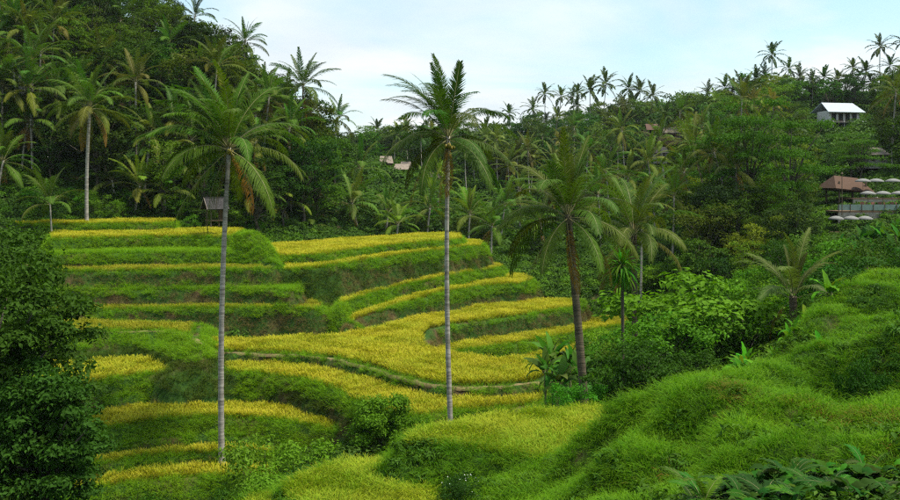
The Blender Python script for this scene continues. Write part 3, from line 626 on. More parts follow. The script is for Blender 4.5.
# palms singled out on the dark slope at left, crown centre, distance, frond length
GL = 'palms on the dark forested slope'; LB = 'coconut palm on the dark forest slope above the terraces'
for i, (cx_, cy_p, Y, rr, tnt) in enumerate([(35, 62, 138, 5.2, GREEN), (18, 22, 146, 4.8, GREEN), (136, 82, 140, 5.0, (.05, .06, .018)), (26, 122, 130, 5.0, GREEN), (217, 66, 146, 5.0, OLIVE), (268, 96, 140, 4.8, GREEN),
                                       (246, 42, 172, 4.6, GREEN), (150, 133, 130, 4.6, OLIVE), (70, 30, 158, 5, GREEN), (120, 20, 165, 5, GREEN), (175, 120, 134, 4.6, GREEN), (290, 128, 138, 4.6, GREEN), (205, 110, 150, 4.6, OLIVE), (105, 60, 150, 4.8, OLIVE), (170, 45, 160, 4.8, GREEN), (0, 160, 122, 4.8, GREEN), (255, 140, 128, 4.4, OLIVE)]):
    palm_px(cx_ + random.uniform(-8, 8), cx_, cy_p, Y, rr, LB, group=GL, nfr=20, seed=40 + i, tint=tnt, dead=random.choice((1, 2, 3)), old=random.uniform(.4, .9), ly=random.uniform(-1, 1))
k = 0
while k < 22:
    Y = random.uniform(124, 172); px = random.uniform(-20, 325); c = at(px, 0, Y); g = hgt(c.x, Y); H = random.uniform(7, 13); py = pix(c.x, Y, g + H)[1]
    if py < np.interp(px, (0, 160, 200, 262, 310, 330), (0, 18, 40, 78, 125, 150)) or (py > 150 and 190 < px < 270): continue
    k += 1; palm((c.x, Y, g - .1), H, random.uniform(4.6, 5.8), LB, group=GL, lean=(random.uniform(-1, 1), random.uniform(-.6, .6)), nfr=20, seed=600 + k, tint=random.choice((GREEN, (.026, .055, .012), OLIVE)), dead=random.choice((0, 1, 2)), old=random.uniform(.3, .8))
palm_px(298, 303, 86, 150, 5.6, 'tall coconut palm rising against the sky at the edge of the dark forest slope', nfr=22, seed=70, tint=(.022, .05, .016), dead=2)
palm_px(192, 195, 16, 172, 4.4, 'small coconut palm on the crest of the dark slope against the sky', nfr=18, seed=71, tint=(.015, .035, .014), dead=0)
palm_px(330, 338, 118, 185, 4.4, 'slim palm on the lower right end of the dark forest crest', nfr=18, seed=72, dead=1)
# grove behind the far terraces
GG, LG = 'palms in the grove behind the far terraces', 'coconut palm in the grove behind the far terraces'
for i, (cx_, cy_p, Y, rr) in enumerate([(360, 168, 168, 5.8), (320, 196, 146, 5.0), (352, 203, 143, 5.2), (388, 212, 145, 5.0), (300, 180, 150, 5.0), (282, 202, 134, 4.8), (432, 192, 168, 5.0), (470, 214, 146, 4.8), (492, 226, 136, 4.6), (330, 175, 175, 4.6), (440, 178, 190, 4.6),
                                  (430, 208, 150, 4.5), (505, 205, 155, 4.8), (520, 190, 170, 4.8), (268, 178, 140, 4.6), (250, 195, 126, 4.2), (140, 186, 126, 4.6), (165, 192, 126, 4.4), (112, 180, 130, 4.4), (205, 172, 132, 4.6), (540, 222, 140, 4.6), (338, 188, 180, 4.6), (398, 224, 140, 3.8), (310, 224, 138, 3.8)]):
    palm_px(cx_ + random.uniform(-6, 6), cx_, cy_p, Y, rr, LG, group=GG, nfr=18, seed=90 + i, tint=random.choice((GREEN, (.06, .105, .015), (.046, .085, .02))), dead=random.choice((0, 1, 2)), old=random.uniform(.3, .8), cls=(0, 8))
palm_px(52, 50, 203, 112, 4.2, 'small palm with arching fronds rising behind the big dark tree on the topmost steps', nfr=16, seed=130, cls=(0, 7), dead=0, tint=(.03, .06, .012), r0=.12, r1=.09)
# right hand slope
GR, LR = 'palms on the lived in right slope', 'thin trunked coconut palm between village and valley'
for i, (bx, cx_, cy_p, Y, rr) in enumerate([(712, 693, 148, 128, 4.6), (733, 714, 152, 122, 4.4), (700, 684, 172, 132, 4.6), (655, 648, 162, 150, 4.6), (668, 660, 140, 170, 4.6), (630, 628, 178, 150, 4.4), (742, 742, 100, 165, 5.2), (610, 606, 172, 165, 4.6), (585, 588, 150, 190, 4.6), (560, 556, 165, 185, 4.6), (672, 674, 196, 120, 4.2),
                                      (738, 736, 168, 118, 4.2), (765, 770, 150, 140, 4.4), (600, 598, 195, 140, 4.4), (555, 552, 186, 165, 4.4), (640, 642, 205, 110, 3.6), (892, 896, 92, 150, 5.0), (700, 702, 128, 190, 4.6), (625, 622, 130, 215, 4.8), (575, 574, 128, 230, 4.8), (530, 528, 150, 220, 4.6), (510, 508, 165, 205, 4.4), (682, 680, 112, 220, 4.6)]):
    palm_px(bx, cx_, cy_p, Y, rr, LR, group=GR, nfr=18, seed=140 + i, tint=random.choice((GREEN, (.06, .085, .025), (.045, .065, .02))), dead=random.choice((1, 2, 3)), old=random.uniform(.5, 1), r0=.17, r1=.12, cls=(0, 8.5))
# far palms: trunk and joined crown
def far_crown(seed):
    r = random.Random(seed); b = MB()
    for i in range(17):
        k = min(9, int(round(9 * (i / 16) ** .9))); me = FR['lo'][k][i % 2]; m = Matrix.Rotation(i * 2.4 + r.uniform(-.3, .3), 4, 'Z'); s = r.uniform(.85, 1.1)
        vs = [m @ (v.co * s) for v in me.vertices]; b.add(vs, [tuple(p.vertices) for p in me.polygons])
        b.m[-len(me.polygons):] = [p.material_index for p in me.polygons]
    return b.mesh('crown', [M['palm_leaf'], M['rachis']])
FRN = {}
for e_i, (e, d) in enumerate(CLS): FR['lo'][e_i]
_keep = FR['lo']
FR['lo'] = [[frond_mesh('far frond', 4.9 if k else 3.2, R(e), R(d + 8 * j), 15, .24, 1.0, .25 + .1 * k, .3 - .09 * k, 300 + 10 * k + j) for j in range(2)] for k, (e, d) in enumerate(CLS)]
FC = [far_crown(s) for s in range(4)]; FR['lo'] = _keep
FT = [trunk_mesh('trunk', 10, (l, 0), .17, .12, s, M['palm_trunk'], 5, 8) for s, l in enumerate((.6, -.5, 0, 1.0))]
def far_palm(cx_, cy_p, Y, rr, label, group=None, tint=GREEN):
    c = at(cx_, cy_p, Y); k = random.randrange(4); lean = (.6, -.5, 0, 1.0)[k]; g = hgt(c.x - lean, Y) - .3; H = max(4, c.z - g)
    root = empty('coconut_palm', (c.x - lean, Y, g)); tag(root, label, 'palm tree', group)
    link('trunk', FT[k], root, scale=(1, 1, H / 10)); link('crown', random.choice(FC), root, (lean, 0, H), (0, 0, random.uniform(0, 6.28)), rr / 4.9, tuple(q * random.uniform(.8, 1.3) for q in tint))
DKP = (.020, .040, .014); GRP = (.04, .062, .026)
LSK, GSK = 'distant palm standing out against the white sky on the far ridge', 'palms on the far ridge skyline'
for cx_, cy_p in [(545, 92), (561, 97), (573, 98), (578, 93), (590, 90), (606, 83), (629, 91), (640, 89), (653, 94), (533, 110), (509, 113)]: far_palm(cx_, cy_p + random.uniform(-2, 3), random.uniform(280, 315), 4.4 + 2.4 * random.random(), LSK, GSK, DKP)
LS2, GS2 = 'palm standing out against the sky on the ridge above the white roofed house', 'palms on the right ridge skyline'
for cx_, cy_p in [(772, 55), (824, 78), (789, 69), (853, 68), (880, 47), (756, 79), (741, 86), (725, 88), (903, 42), (708, 94), (733, 90), (765, 76), (800, 78), (812, 82), (838, 80), (866, 72), (890, 66)]: far_palm(cx_, cy_p, 258, 4.2 + random.random() * 1.2, LS2, GS2, DKP)

LF, GF = 'palm crown rising from the hazy forest on the far hill', 'palms scattered over the far hill'
for i in range(64):
    Y = random.uniform(215, 320); px = random.uniform(335, 720); c = at(px, 0, Y); g = hgt(c.x, Y); H = random.uniform(8, 14); py = pix(c.x, Y, g + H)[1]
    if py < np.interp(px, (300, 345, 500, 600, 720), (145, 132, 120, 100, 92)) or 375 < px < 420 and py > 150: continue
    far_palm(px, py, Y, random.uniform(4, 5.6), ('pale ' if i % 2 else 'dark ') + LF, GF, (.06, .085, .04) if i % 2 else DKP)
LF2, GF2 = 'palm crown among trees on the slope of the white roofed house', 'palms scattered over the right slope'
for i in range(26):
    Y = random.uniform(150, 250); px = random.uniform(690, 930); c = at(px, 0, Y); g = hgt(c.x, Y); H = random.uniform(8, 13); py = pix(c.x, Y, g + H)[1]
    if py < np.interp(px, (690, 770, 900), (95, 72, 66)) or 805 < px < 915: continue
    far_palm(px, py, Y, random.uniform(4, 5.4), ('pale ' if i % 2 else 'dark ') + LF2, GF2, (.07, .09, .03) if i % 2 else DKP)

# ------------------------------------------------------------------ broadleaf trees and shrubs
def tree_meshes(name, seed, H, W, ncl, nlf, ls, clr, trunk_h=.4, shape='dome', flatc=.65, r0=.22, asp=.5, layers=0):
    r = np.random.default_rng(seed); C = []
    tries = 0
    while len(C) < ncl and tries < 20000:
        tries += 1
        u = r.normal(size=3); u /= np.linalg.norm(u); q = r.random() ** .45
        if shape == 'dome': p = u * q * [W, W, (1 - trunk_h) * H * .55]; p[2] += H * (trunk_h + (1 - trunk_h) * .5)
        elif shape == 'tall': p = u * q * [W, W, H * .5]; p[2] += H * .5; 
        else:                                   # flat layered umbrellas
            lv = r.integers(0, layers); p = u * q * [W * (1 - .35 * lv / layers), W * (1 - .35 * lv / layers), .25]; p[2] = H * (trunk_h + (1 - trunk_h) * (lv + .6) / layers) - .12 * (p[0] ** 2 + p[1] ** 2) / W
            p[:2] += [math.sin(lv * 2.3) * W * .3, math.cos(lv * 2.3) * W * .3]
        if p[2] > H - clr * .5 or p[2] < .3: continue
        if all(np.linalg.norm(p - c) > clr * .55 for c in C): C.append(p)
    C = np.array(C); V = []; Tt = []; n0 = 0
    for c in C:
        rad = clr * r.uniform(.65, 1.25); n = int(nlf * r.uniform(.7, 1.3)); u = r.normal(size=(n, 3)); u /= np.linalg.norm(u, axis=1)[:, None]; u[:, 2] = np.where(u[:, 2] < -.25, -u[:, 2] * .6, u[:, 2])
        P = c + u * rad * (r.random((n, 1)) ** .4) * [1, 1, flatc] + r.normal(size=(n, 3)) * rad * .12
        N = u + r.normal(size=(n, 3)) * .5 + [0, 0, .45]; N /= np.linalg.norm(N, axis=1)[:, None]
        v, t = leaves(P, N, ls * r.uniform(.6, 1.35, n), asp, r); V.append(v); Tt.append(t + n0); n0 += len(v)
    crown = np_mesh(name + ' crown', np.vstack(V), np.vstack(Tt), M['leaf'])
    b = MB(); th = H * max(trunk_h, .25); k = 7
    tp = [(.25 * math.sin(i * .8 + seed) * i / k, .25 * math.cos(i * .7 + seed) * i / k, -.4 + (th + .4) * i / k) for i in range(k + 1)]
    b.tube(tp, [r0 * (1 + .6 * max(0, 1 - i / 1.5)) * (1 - .35 * i / k) for i in range(k + 1)], 7)
    for c in C[r.permutation(len(C))[:min(len(C), 22)]]:
        s = Vector(tp[-1]) if r.random() < .6 else Vector(tp[-2]); e = Vector(c); m = s.lerp(e, .5) + Vector((0, 0, .12 * (e - s).length)); rr = r0 * r.uniform(.25, .5)
        b.tube([s, s.lerp(m, .5) , m, e], [rr, rr * .85, rr * .6, rr * .2], 5)
    return b.mesh(name + ' trunk', M['bark'], True), crown
def put_tree(name, ms, loc, sc, label, cat, group, tint, rz=None, parts=('trunk', 'crown')):
    root = empty(name, loc, random.uniform(0, 6.28) if rz is None else rz); tag(root, label, cat, group)
    for nm, me in zip(parts, ms): link(nm, me, root, scale=sc, color=tint)
    return root
MID = [tree_meshes('forest tree', 100 + s, 11, (4.2, 3.4, 4.8, 3.0, 4.0)[s], (46, 40, 52, 38, 46)[s], 95, (.34, .30, .36, .28, .42)[s], 1.25, (.3, .2, .35, .15, .3)[s], ('dome', 'tall', 'dome', 'tall', 'dome')[s]) for s in range(5)]
FAR = [tree_meshes('far tree', 120 + s, 11, (4.4, 3.2, 4.8, 3.6)[s], 34, 46, .62, 1.5, .15, ('dome', 'tall', 'dome', 'tall')[s]) for s in range(4)]
UMB = [tree_meshes('umbrella tree', 140 + s, 12, 5.2, 44, 170, .26, 1.35, .42, 'flat', .3, .2, layers=5) for s in range(3)]
SHR = [tree_meshes('shrub', 160 + s, 3.2, (1.7, 2.0, 1.4, 1.8)[s], (22, 26, 20, 24)[s], 120, (.15, .17, .14, .20)[s], .62, .08, 'tall' if s == 2 else 'dome', .75, .05) for s in range(4)]
TG = [(.020, .042, .008), (.030, .062, .009), (.042, .082, .010), (.016, .032, .010), (.062, .098, .012)]
SKY = [(-200, -80), (100, -40), (165, -2), (182, 8), (200, 20), (235, 38), (262, 52), (285, 74), (310, 104), (325, 132), (345, 133), (375, 126), (400, 122), (500, 119), (540, 106), (575, 102), (600, 97), (640, 100), (665, 97), (690, 90), (706, 97), (740, 78), (765, 64), (800, 72), (830, 78), (850, 74), (900, 60), (1100, 45)]
skx, sky_y = zip(*SKY)
BLD = [(815, 870, 92, 135, 250), (828, 912, 165, 232, 135), (376, 422, 162, 198, 240), (205, 262, 180, 225, 112), (0, 175, 205, 226, 119)]   # what must stay in sight: x0, x1, y0, y1, its distance
def forest(n, x0, x1, y0, y1, meshes, hs, name, label, group, tints, sky_pad=0, minpy=None, gap=2.6, cat='tree'):
    done = []; k = 0; tries = 0
    while k < n and tries < n * 60:
        tries += 1
        Y = math.sqrt(random.uniform(y0 ** 2, y1 ** 2)); px = random.uniform(x0, x1); x = (px - 450) / F * Y
        if any((x - a) ** 2 + (Y - b) ** 2 < gap ** 2 for a, b in done): continue
        h, top, _ = height(np.array([x]), np.array([Y]), True)
        if top[0] != -1: continue
        g = float(h[0]) - .2; H = random.uniform(*hs); lim = np.interp(px, skx, sky_y) + sky_pad + random.uniform(-3, 5)
        if minpy: lim = max(lim, minpy(px))
        Hm = (HZ - lim) / F * Y - g
        if Hm < hs[0] * .55: continue
        H = min(H, Hm); t_py = pix(x, Y, g + H)[1]; b_py = pix(x, Y, g)[1]; hw = H * .42 / Y * F
        if any(px + hw > a and px - hw < b and t_py < d and b_py > c and Y < e for a, b, c, d, e in BLD): continue
        done.append((x, Y)); k += 1; ms = random.choice(meshes)
        tn = tuple(q * random.uniform(.8, 1.25) for q in random.choice(tints)); md = sorted(q[1] for q in tints); u = (tn[1] - md[0] * .8) / (md[-1] * 1.25 - md[0] * .8)
        tone = 'dark green' if u < .33 else 'mid green' if u < .66 else 'bright green'; form = 'narrow' if ms[1].name.split('.')[0] + str(ms is MID[1] or ms is MID[3] or ms is FAR[1] or ms is FAR[3] or ms is SHR[2])[0] in ('forest tree crownT', 'far tree crownT', 'shrub crownT') else 'rounded'
        size = 'tall' if H > hs[0] + .6 * (hs[1] - hs[0]) else 'low'
        put_tree(name, ms, (x, Y, g), H / (11 if ms not in SHR else 3.2), f'{size} {form} {tone} {label}', cat, group, tn)
forest(110, -60, 335, 124, 195, MID, (9, 15), 'forest_tree', 'tree in the dark dense forest above the terraces', 'trees of the dark left forest', [tuple(q * .72 for q in c_) for c_ in TG], gap=3.6)
forest(200, 310, 730, 225, 345, FAR, (8, 15), 'hill_tree', 'tree in the hazy forest on the far hill', 'trees on the far hill', [(.022, .052, .018), (.030, .062, .022), (.038, .066, .030), (.022, .046, .024), (.05, .08, .03)], gap=4.2)  # tints cooled and greyed, some distance haze put into leaf colour
forest(150, 690, 970, 140, 268, FAR + MID[:3], (8, 14), 'slope_tree', 'tree on the slope around the white roofed house', 'trees on the right slope', TG[1:], gap=3.8)
forest(48, 540, 720, 150, 225, MID, (6, 10), 'valley_tree', 'broadleaf tree among palms on the lower far slope', 'trees low on the far slope', TG[1:], gap=3.4, minpy=lambda p: 150)
forest(46, 690, 970, 98, 150, MID, (6, 11), 'hillside_tree', 'tree on the steep slope under the umbrella trees', 'trees of the steep right slope', TG[1:], gap=3.0, minpy=lambda p: 150 if p < 800 else 200)
forest(30, 255, 560, 138, 200, SHR + MID[:2], (3, 6), 'grove_shrub', 'shrub among the low palms behind the far terraces', 'shrubs of the palm grove', [(.03, .075, .01), (.05, .12, .012), (.024, .05, .01)], gap=2.2, minpy=lambda p: 188, cat='shrub')
forest(26, 10, 262, 121, 136, SHR, (2.5, 5), 'edge_shrub', 'leafy shrub at the forest edge behind the topmost golden strip', 'shrubs at the forest edge', [(.03, .08, .01), (.045, .12, .012), (.02, .05, .01)], gap=1.8, minpy=lambda p: 188, cat='shrub')
forest(120, 575, 800, 58, 125, SHR, (2.6, 4.8), 'valley_shrub', 'bushy shrub in the green valley below the right slope', 'shrubs on the valley slope', [(.026, .07, .008), (.042, .11, .010), (.055, .14, .014), (.022, .055, .012)], gap=1.7, minpy=lambda p: 232 if p > 690 else 262 if p > 640 else 300, cat='shrub')
forest(40, 780, 960, 62, 118, SHR + MID[:1], (3, 6), 'slope_shrub', 'shrub on the slope below the parasol terraces', 'shrubs below the parasol terraces', [(.016, .045, .008), (.024, .065, .010), (.035, .09, .012)], gap=2.0, minpy=lambda p: 228, cat='shrub')
for i, (px, py, Y, sc, lb) in enumerate([(748, 98, 118, 1.2, 'large dark umbrella tree with flat layers left of the white roofed house'), (790, 118, 112, 1.1, 'large umbrella tree with flat dark layers right below the white roofed house'), (718, 128, 125, .95, 'smaller umbrella tree among thin palm trunks'),
                                       (860, 132, 140, .9, 'umbrella tree right of the white roofed house above the parasols')]):
    c = at(px, py, Y); g = hgt(c.x, Y) - .2
    put_tree('umbrella_tree', UMB[i % 3], (c.x, Y, g), (sc, sc, (c.z - g) / 12), lb, 'tree', None, (.030, .074, .009))
# the big dark tree at the left edge
big = tree_meshes('big tree', 200, 15.5, 5.2, 190, 260, .27, 1.05, .3, 'tall', .5, .4, .5)
c = at(6, 230, 42); put_tree('dark_tree', big, (c.x - 1.1, 42, c.z - 15.0), 1, 'large dark bushy tree with yellow green leaf tips at the foot of the terraces', 'tree', None, (.021, .050, .009), 1.0)
big2 = tree_meshes('big tree', 201, 8.5, 2.6, 80, 240, .24, .9, .1, 'tall', .5, .25)
c = at(50, 352, 40); put_tree('dark_tree', big2, (c.x, 40, c.z - 8.3), 1, 'smaller leafy tree leaning out of the shade of the big dark tree', 'tree', None, (.019, .052, .011), .4)
# singled out shrubs
rb = tree_meshes('round bush', 210, 5.8, 2.0, 80, 230, .18, .72, .05, 'tall', .85, .08)
c = at(385, 395, 56); put_tree('round_bush', rb, (c.x, 56, c.z - 5.6), 1, 'dense rounded column shaped bush before the golden strips', 'bush', None, (.050, .125, .014), 0, ('stem', 'foliage'))
for i, (px, py, Y, sc, lb, tn) in enumerate([
        (298, 442, 52, 1.25, 'broad shrub with yellow tips beside the dark gully shrubs', (.06, .13, .014)), (262, 444, 54, 1.0, 'loose light shrub near the foot of the leaning palm', (.06, .12, .018)), (330, 434, 54, 1.4, 'grey green shrub left of the round bush', (.03, .065, .022)),
        (345, 462, 46, 1.1, 'dark shrub at the back of the lower yellow green field', (.018, .045, .012)), (270, 474, 46, 1.2, 'yellowish leafy shrub at the corner of the lower field', (.065, .125, .014)), (238, 490, 50, .8, 'small dark shrub at the foot of the terraces', (.02, .055, .008)),
        (312, 462, 48, 1.2, 'dark feathery shrub in the gully', (.018, .05, .014)), (150, 499, 50, .8, 'low shrub below the lowest golden strip', (.025, .065, .008)), (405, 440, 55, 1.0, 'dark shrub leaning against the round bush', (.022, .06, .009)), (365, 445, 56, 1.0, 'dark shrub left under the round bush', (.02, .055, .010)),
        (655, 336, 46, 1.35, 'dark dome shaped bush in front of the spiky headed tree', (.018, .045, .008)), (620, 350, 47, 1.1, 'dark bush left of the dome shaped bush', (.02, .05, .009)), (690, 352, 46, 1.1, 'dark bush right of the dome shaped bush', (.02, .05, .009)), (585, 385, 46, .7, 'bright leafy bush at the root of the shaggy palm', (.035, .11, .012)), (560, 378, 48, .65, 'light leafy bush under the banana clump', (.035, .12, .014)),
        (700, 282, 62, 1.7, 'broad light green shrub left of the young spiky palm', (.045, .12, .012)), (745, 284, 62, 1.6, 'rounded light green shrub beside the young spiky palm', (.04, .115, .012)), (670, 315, 58, 1.3, 'light green shrub behind the dark dome bush', (.04, .11, .012)),
        (820, 290, 56, 1.2, 'dark shrub right of the young spiky palm', (.018, .05, .009)), (870, 262, 58, 1.4, 'dark shrub above the topmost grass mounds', (.016, .05, .010)), (900, 245, 60, 1.5, 'dark tall shrub at the edge above the grass mounds', (.016, .048, .010)), (845, 270, 60, 1.3, 'dark shrub over the small grass mounds', (.016, .05, .010)),
        (838, 326, 43, .5, 'small dark shrub in the hollow under the lowest small grass mound', (.018, .05, .008)), (862, 306, 46, .5, 'small dark shrub between the two middle grass mounds', (.018, .05, .008)), (888, 300, 47, .55, 'small dark shrub below the upper grass mounds', (.02, .055, .008)), (842, 346, 39.5, .4, 'low dark shrub behind the broad grassy step', (.018, .05, .008)), (890, 345, 33, .5, 'dark shrub in front of the broad grassy step', (.014, .045, .008)), (862, 362, 31, .45, 'low dark shrub at the foot of the broad grassy step', (.016, .045, .008)), (812, 345, 43, .5, 'low leafy shrub between banana thicket and grass mounds', (.03, .08, .01))]):
    c = at(px, py, Y); g = hgt(c.x, Y) - .15; H = max(1.0 if sc < .6 else 1.6, c.z - g)
    put_tree('shrub', SHR[i % 4], (c.x, Y, g), (sc * max(1, H / 3.6), sc * max(1, H / 3.6), H / 3.0), lb, 'shrub', None, tn, None, ('stem', 'foliage'))
# the flowering shrub on the near bank
fb = tree_meshes('flowering shrub', 230, 1.5, .85, 26, 150, .075, .4, .05, 'dome', .8, .03)
c = at(462, 476, 33); g = hgt(c.x, 33); fs = put_tree('flowering_shrub', fb, (c.x, 33, g - .35), 1, 'dark low shrub with tiny white flowers on the near green bank', 'shrub', None, (.014, .04, .010), 0, ('stem', 'foliage'))
M['petal'] = solid('white petal', (.75, .75, .70), (.8, .8, .78), 3, .6)
b = MB()
for k in range(6):
    a = k * 1.0472; b.add([(0, 0, 0), (.05 * math.cos(a - .35), .05 * math.sin(a - .35), .012), (.075 * math.cos(a), .075 * math.sin(a), .004), (.05 * math.cos(a + .35), .05 * math.sin(a + .35), .012)], [(0, 1, 2, 3)])
pet = b.mesh('flower', M['petal'])
for k in range(16):
    a = random.uniform(0, 6.28); q = random.uniform(.1, .95); link('flower', pet, fs, (q * math.cos(a), q * math.sin(a), 1.55 - .55 * q * q + random.uniform(-.05, .1)), (random.uniform(-.7, .7) + .5, random.uniform(-.7, .7), 0), random.uniform(.22, .38))

# ------------------------------------------------------------------ big leaved plants
def big_leaf(name, L, W, el, droop, seed, wav=.03, heart=False, fold=.25):
    """one paddle leaf growing from the origin along +X on its stalk"""
    r = random.Random(seed); b = MB(); N = 10; p = Vector((0, 0, 0)); vs = []; hs = []
    st = .35 if heart else .16
    stp = []
    for i in range(5):
        a = el; stp.append(p.copy()); p = p + Vector((math.cos(a), 0, math.sin(a))) * (L * st / 4)
    b.tube(stp, [.02 * L ** .5 * (1 - .12 * i) for i in range(5)], 4, 1)
    p = stp[-1].copy()
    for i in range(N + 1):
        t = i / N; a = el - droop * (.15 + t ** 1.2)
        wd = W * .5 * (math.sin(math.pi * min(1, t * .92 + .08) ** (.55 if heart else .8)) ** (.8 if heart else .6)) if 0 < i < N else W * .03
        up = Vector((-math.sin(a), 0, math.cos(a))); e = up * wd * fold; k = wav * W * math.sin(i * 2.1 + seed)
        vs += [p + Vector((0, -wd, 0)) + e + up * k, p - Vector((0, 0, 0)), p + Vector((0, wd, 0)) + e - up * k]; hs += [t] * 3
        p = p + Vector((math.cos(a), 0, math.sin(a))) * (L * (1 - st) / N)
    fs = []
    for i in range(N): a = i * 3; fs += [(a, a + 1, a + 4, a + 3), (a + 1, a + 2, a + 5, a + 4)]
    b.add(vs, fs, 0, hs); return b.mesh(name, [M['broad'], M['rachis']], True)
BAN = [big_leaf('banana leaf', 2.3, .62, R(e), R(d), s, .05) for s, (e, d) in enumerate([(82, 25), (70, 60), (60, 95), (45, 105), (28, 110), (68, 40)])]
ARO = [big_leaf('heart leaf', .62, .42, R(e), R(d), s, .03, True) for s, (e, d) in enumerate([(70, 80), (58, 90), (45, 95), (35, 80), (62, 110)])]
FERN = [frond_mesh('fern', .95, R(e), R(d), 26, .035, .2, .2, .1, s, .008) for s, (e, d) in enumerate([(60, 80), (45, 75), (30, 70), (70, 95)])]
def leafy(name, loc, meshes, n, sc, label, cat, group, tint, stem=0, leafname='leaf', var=.3, tilt=.25):
    root = empty(name, loc); tag(root, label, cat, group)
    if stem:
        b = MB(); b.tube([(0, 0, -.3), (.05, 0, stem * .5), (0, .03, stem + .2)], [.14 * sc, .11 * sc, .07 * sc], 7); link('stem', b.mesh('stem', M['stalk'], True), root)
    for i in range(n):
        c = tuple(q * random.uniform(1 - var, 1 + var) for q in tint)
        link(leafname, meshes[i % len(meshes)] if stem else random.choice(meshes), root, (random.uniform(-.12, .12) * sc, random.uniform(-.12, .12) * sc, stem), (random.uniform(-tilt, tilt), random.uniform(-tilt, tilt) * .5, i * 2.4 + random.uniform(-.4, .4)), sc * random.uniform(.75, 1.15), c)
    return root
M['stalk'] = solid('green stalk', (.06, .09, .02), (.12, .13, .04), 3, .6)
for px, py, Y, lb in [(545, 372, 55, 'banana plant with silvery broad leaves nearest the wide field'), (560, 384, 54, 'banana plant in front of its silvery neighbours by the shaggy palm'), (570, 366, 57, 'banana plant rising behind the clump by the shaggy palm'), (552, 360, 58, 'tallest banana plant of the clump beside the wide field'), (579, 380, 55, 'banana plant leaning on the shaggy palm trunk')]:
    c = at(px, py, Y); g = hgt(c.x, Y); leafy('banana_plant', (c.x, Y, g - .1), BAN, 15, .8, lb, 'banana plant', None, (.042, .095, .034), max(.6, c.z - g), tilt=.4)
LBN, GBN = 'low broad leaved banana plant in the thicket before the young spiky palm', 'low broad leaved plants of the thicket'
for i in range(34):
    px, Y = random.uniform(728, 835), random.uniform(41, 54); x = (px - 450) / F * Y; z = hgt(x, Y)
    leafy('banana_plant', (x, Y, z - .05), BAN, 8, random.uniform(.35, .62), LBN, 'banana plant', GBN, random.choice([(.04, .12, .012), (.028, .08, .012), (.06, .15, .016)]), random.uniform(.25, .7))
LBD, GBD = 'dark broad leaved plant on the slope below the parasols', 'dark broad leaved plants below the parasols'
for i in range(26):
    px, Y = random.uniform(815, 925), random.uniform(62, 88); x = (px - 450) / F * Y; z = hgt(x, Y)
    leafy('banana_plant', (x, Y, z + .6), BAN, 9, random.uniform(.7, 1.05), LBD, 'banana plant', GBD, random.choice([(.016, .05, .014), (.022, .065, .014), (.032, .085, .014)]), random.uniform(.5, 1.6))
LAR, GAR = 'low plant with heart shaped leaves in the dark near corner of the slope', 'heart leaved plants of the near corner'
for i in range(95):
    px, py = random.uniform(715, 915), random.uniform(448, 525); Y = 12.5 + (520 - py) * .075 + random.uniform(-.6, .6); x = (px - 450) / F * Y
    leafy('heart_leaved_plant', (x, Y, hgt(x, Y) + .12), ARO, 9, random.uniform(.38, .75), LAR, 'plant', GAR, random.choice([(.018, .058, .010), (.024, .075, .012), (.013, .042, .010)]))
LFE, GFE = 'arching fern in the dark near corner beside the heart shaped leaves', 'ferns of the near corner'
for i in range(16):
    px, py = random.uniform(690, 900), random.uniform(440, 530); Y = 13 + (520 - py) * .075 + random.uniform(-.6, .6); x = (px - 450) / F * Y
    leafy('fern', (x, Y, hgt(x, Y) + .1), FERN, 10, random.uniform(.6, 1.05), LFE, 'fern', GFE, random.choice([(.018, .052, .009), (.028, .07, .010), (.012, .036, .009)]), leafname='frond')  # fern tints darkened, the corner's vignette put into leaf colour
# spiky headed tree before the shaggy palm's neighbour
SW = [big_leaf('sword leaf', 1.5, .11, R(e), R(d), s, 0, False, .3) for s, (e, d) in enumerate([(75, 40), (50, 70), (20, 70), (0, 60), (-30, 35), (-55, 20)])]
c = at(622, 264, 58); g = hgt(c.x, 58)
rt = empty('spiky_tree', (c.x, 58, g)); tag(rt, 'slim tree with one round head of sword shaped leaves beside the shaggy palm', 'tree')
link('trunk', trunk_mesh('trunk', c.z - g, (0, 0), .13, .10, 5, M['bark'], 7, 14), rt)
for i in range(108): link('leaf', SW[min(5, i // 18)], rt, (0, 0, c.z - g + random.uniform(-.5, .1)), (0, 0, i * 2.4), random.uniform(.9, 1.3), tuple(q * random.uniform(.7, 1.3) for q in (.028, .085, .010)))

# ------------------------------------------------------------------ buildings
M['roof_tile'] = solid('dark roof', (.022, .02, .02), (.06, .055, .052), 6, .85, spec=.1)
M['roof_pale'] = solid('pale metal roof', (.30, .34, .38), (.46, .50, .55), 1.5, .6, stretch=(8, 1, 1))
M['roof_brown'] = solid('weathered roof', (.17, .13, .10), (.30, .24, .19), 3, .8)
M['roof_red'] = solid('red clay roof', (.07, .035, .024), (.12, .06, .04), 5, .8)
M['thatch'] = solid('thatch', (.06, .035, .024), (.13, .072, .045), 8, .95, stretch=(1, 1, 6), bump=.5)
M['wall_w'] = solid('white plaster', (.62, .60, .55), (.74, .72, .68), 2, .85)
M['wall_b'] = solid('brown timber', (.10, .06, .035), (.18, .11, .06), 5, .8)
M['stone'] = solid('grey stone', (.16, .15, .13), (.30, .28, .24), 4, .9, bump=.4)
M['glass'] = solid('dark window glass', (.015, .018, .02), (.02, .024, .028), 2, .12, spec=.6)
M['frame'] = solid('window frame', (.22, .13, .08), (.28, .17, .10), 4, .6)
M['canvas'] = solid('white canvas', (.16, .155, .145), (.24, .235, .22), 4, .8)
M['post'] = solid('timber post', (.09, .065, .04), (.15, .11, .07), 6, .8, stretch=(4, 4, .7))
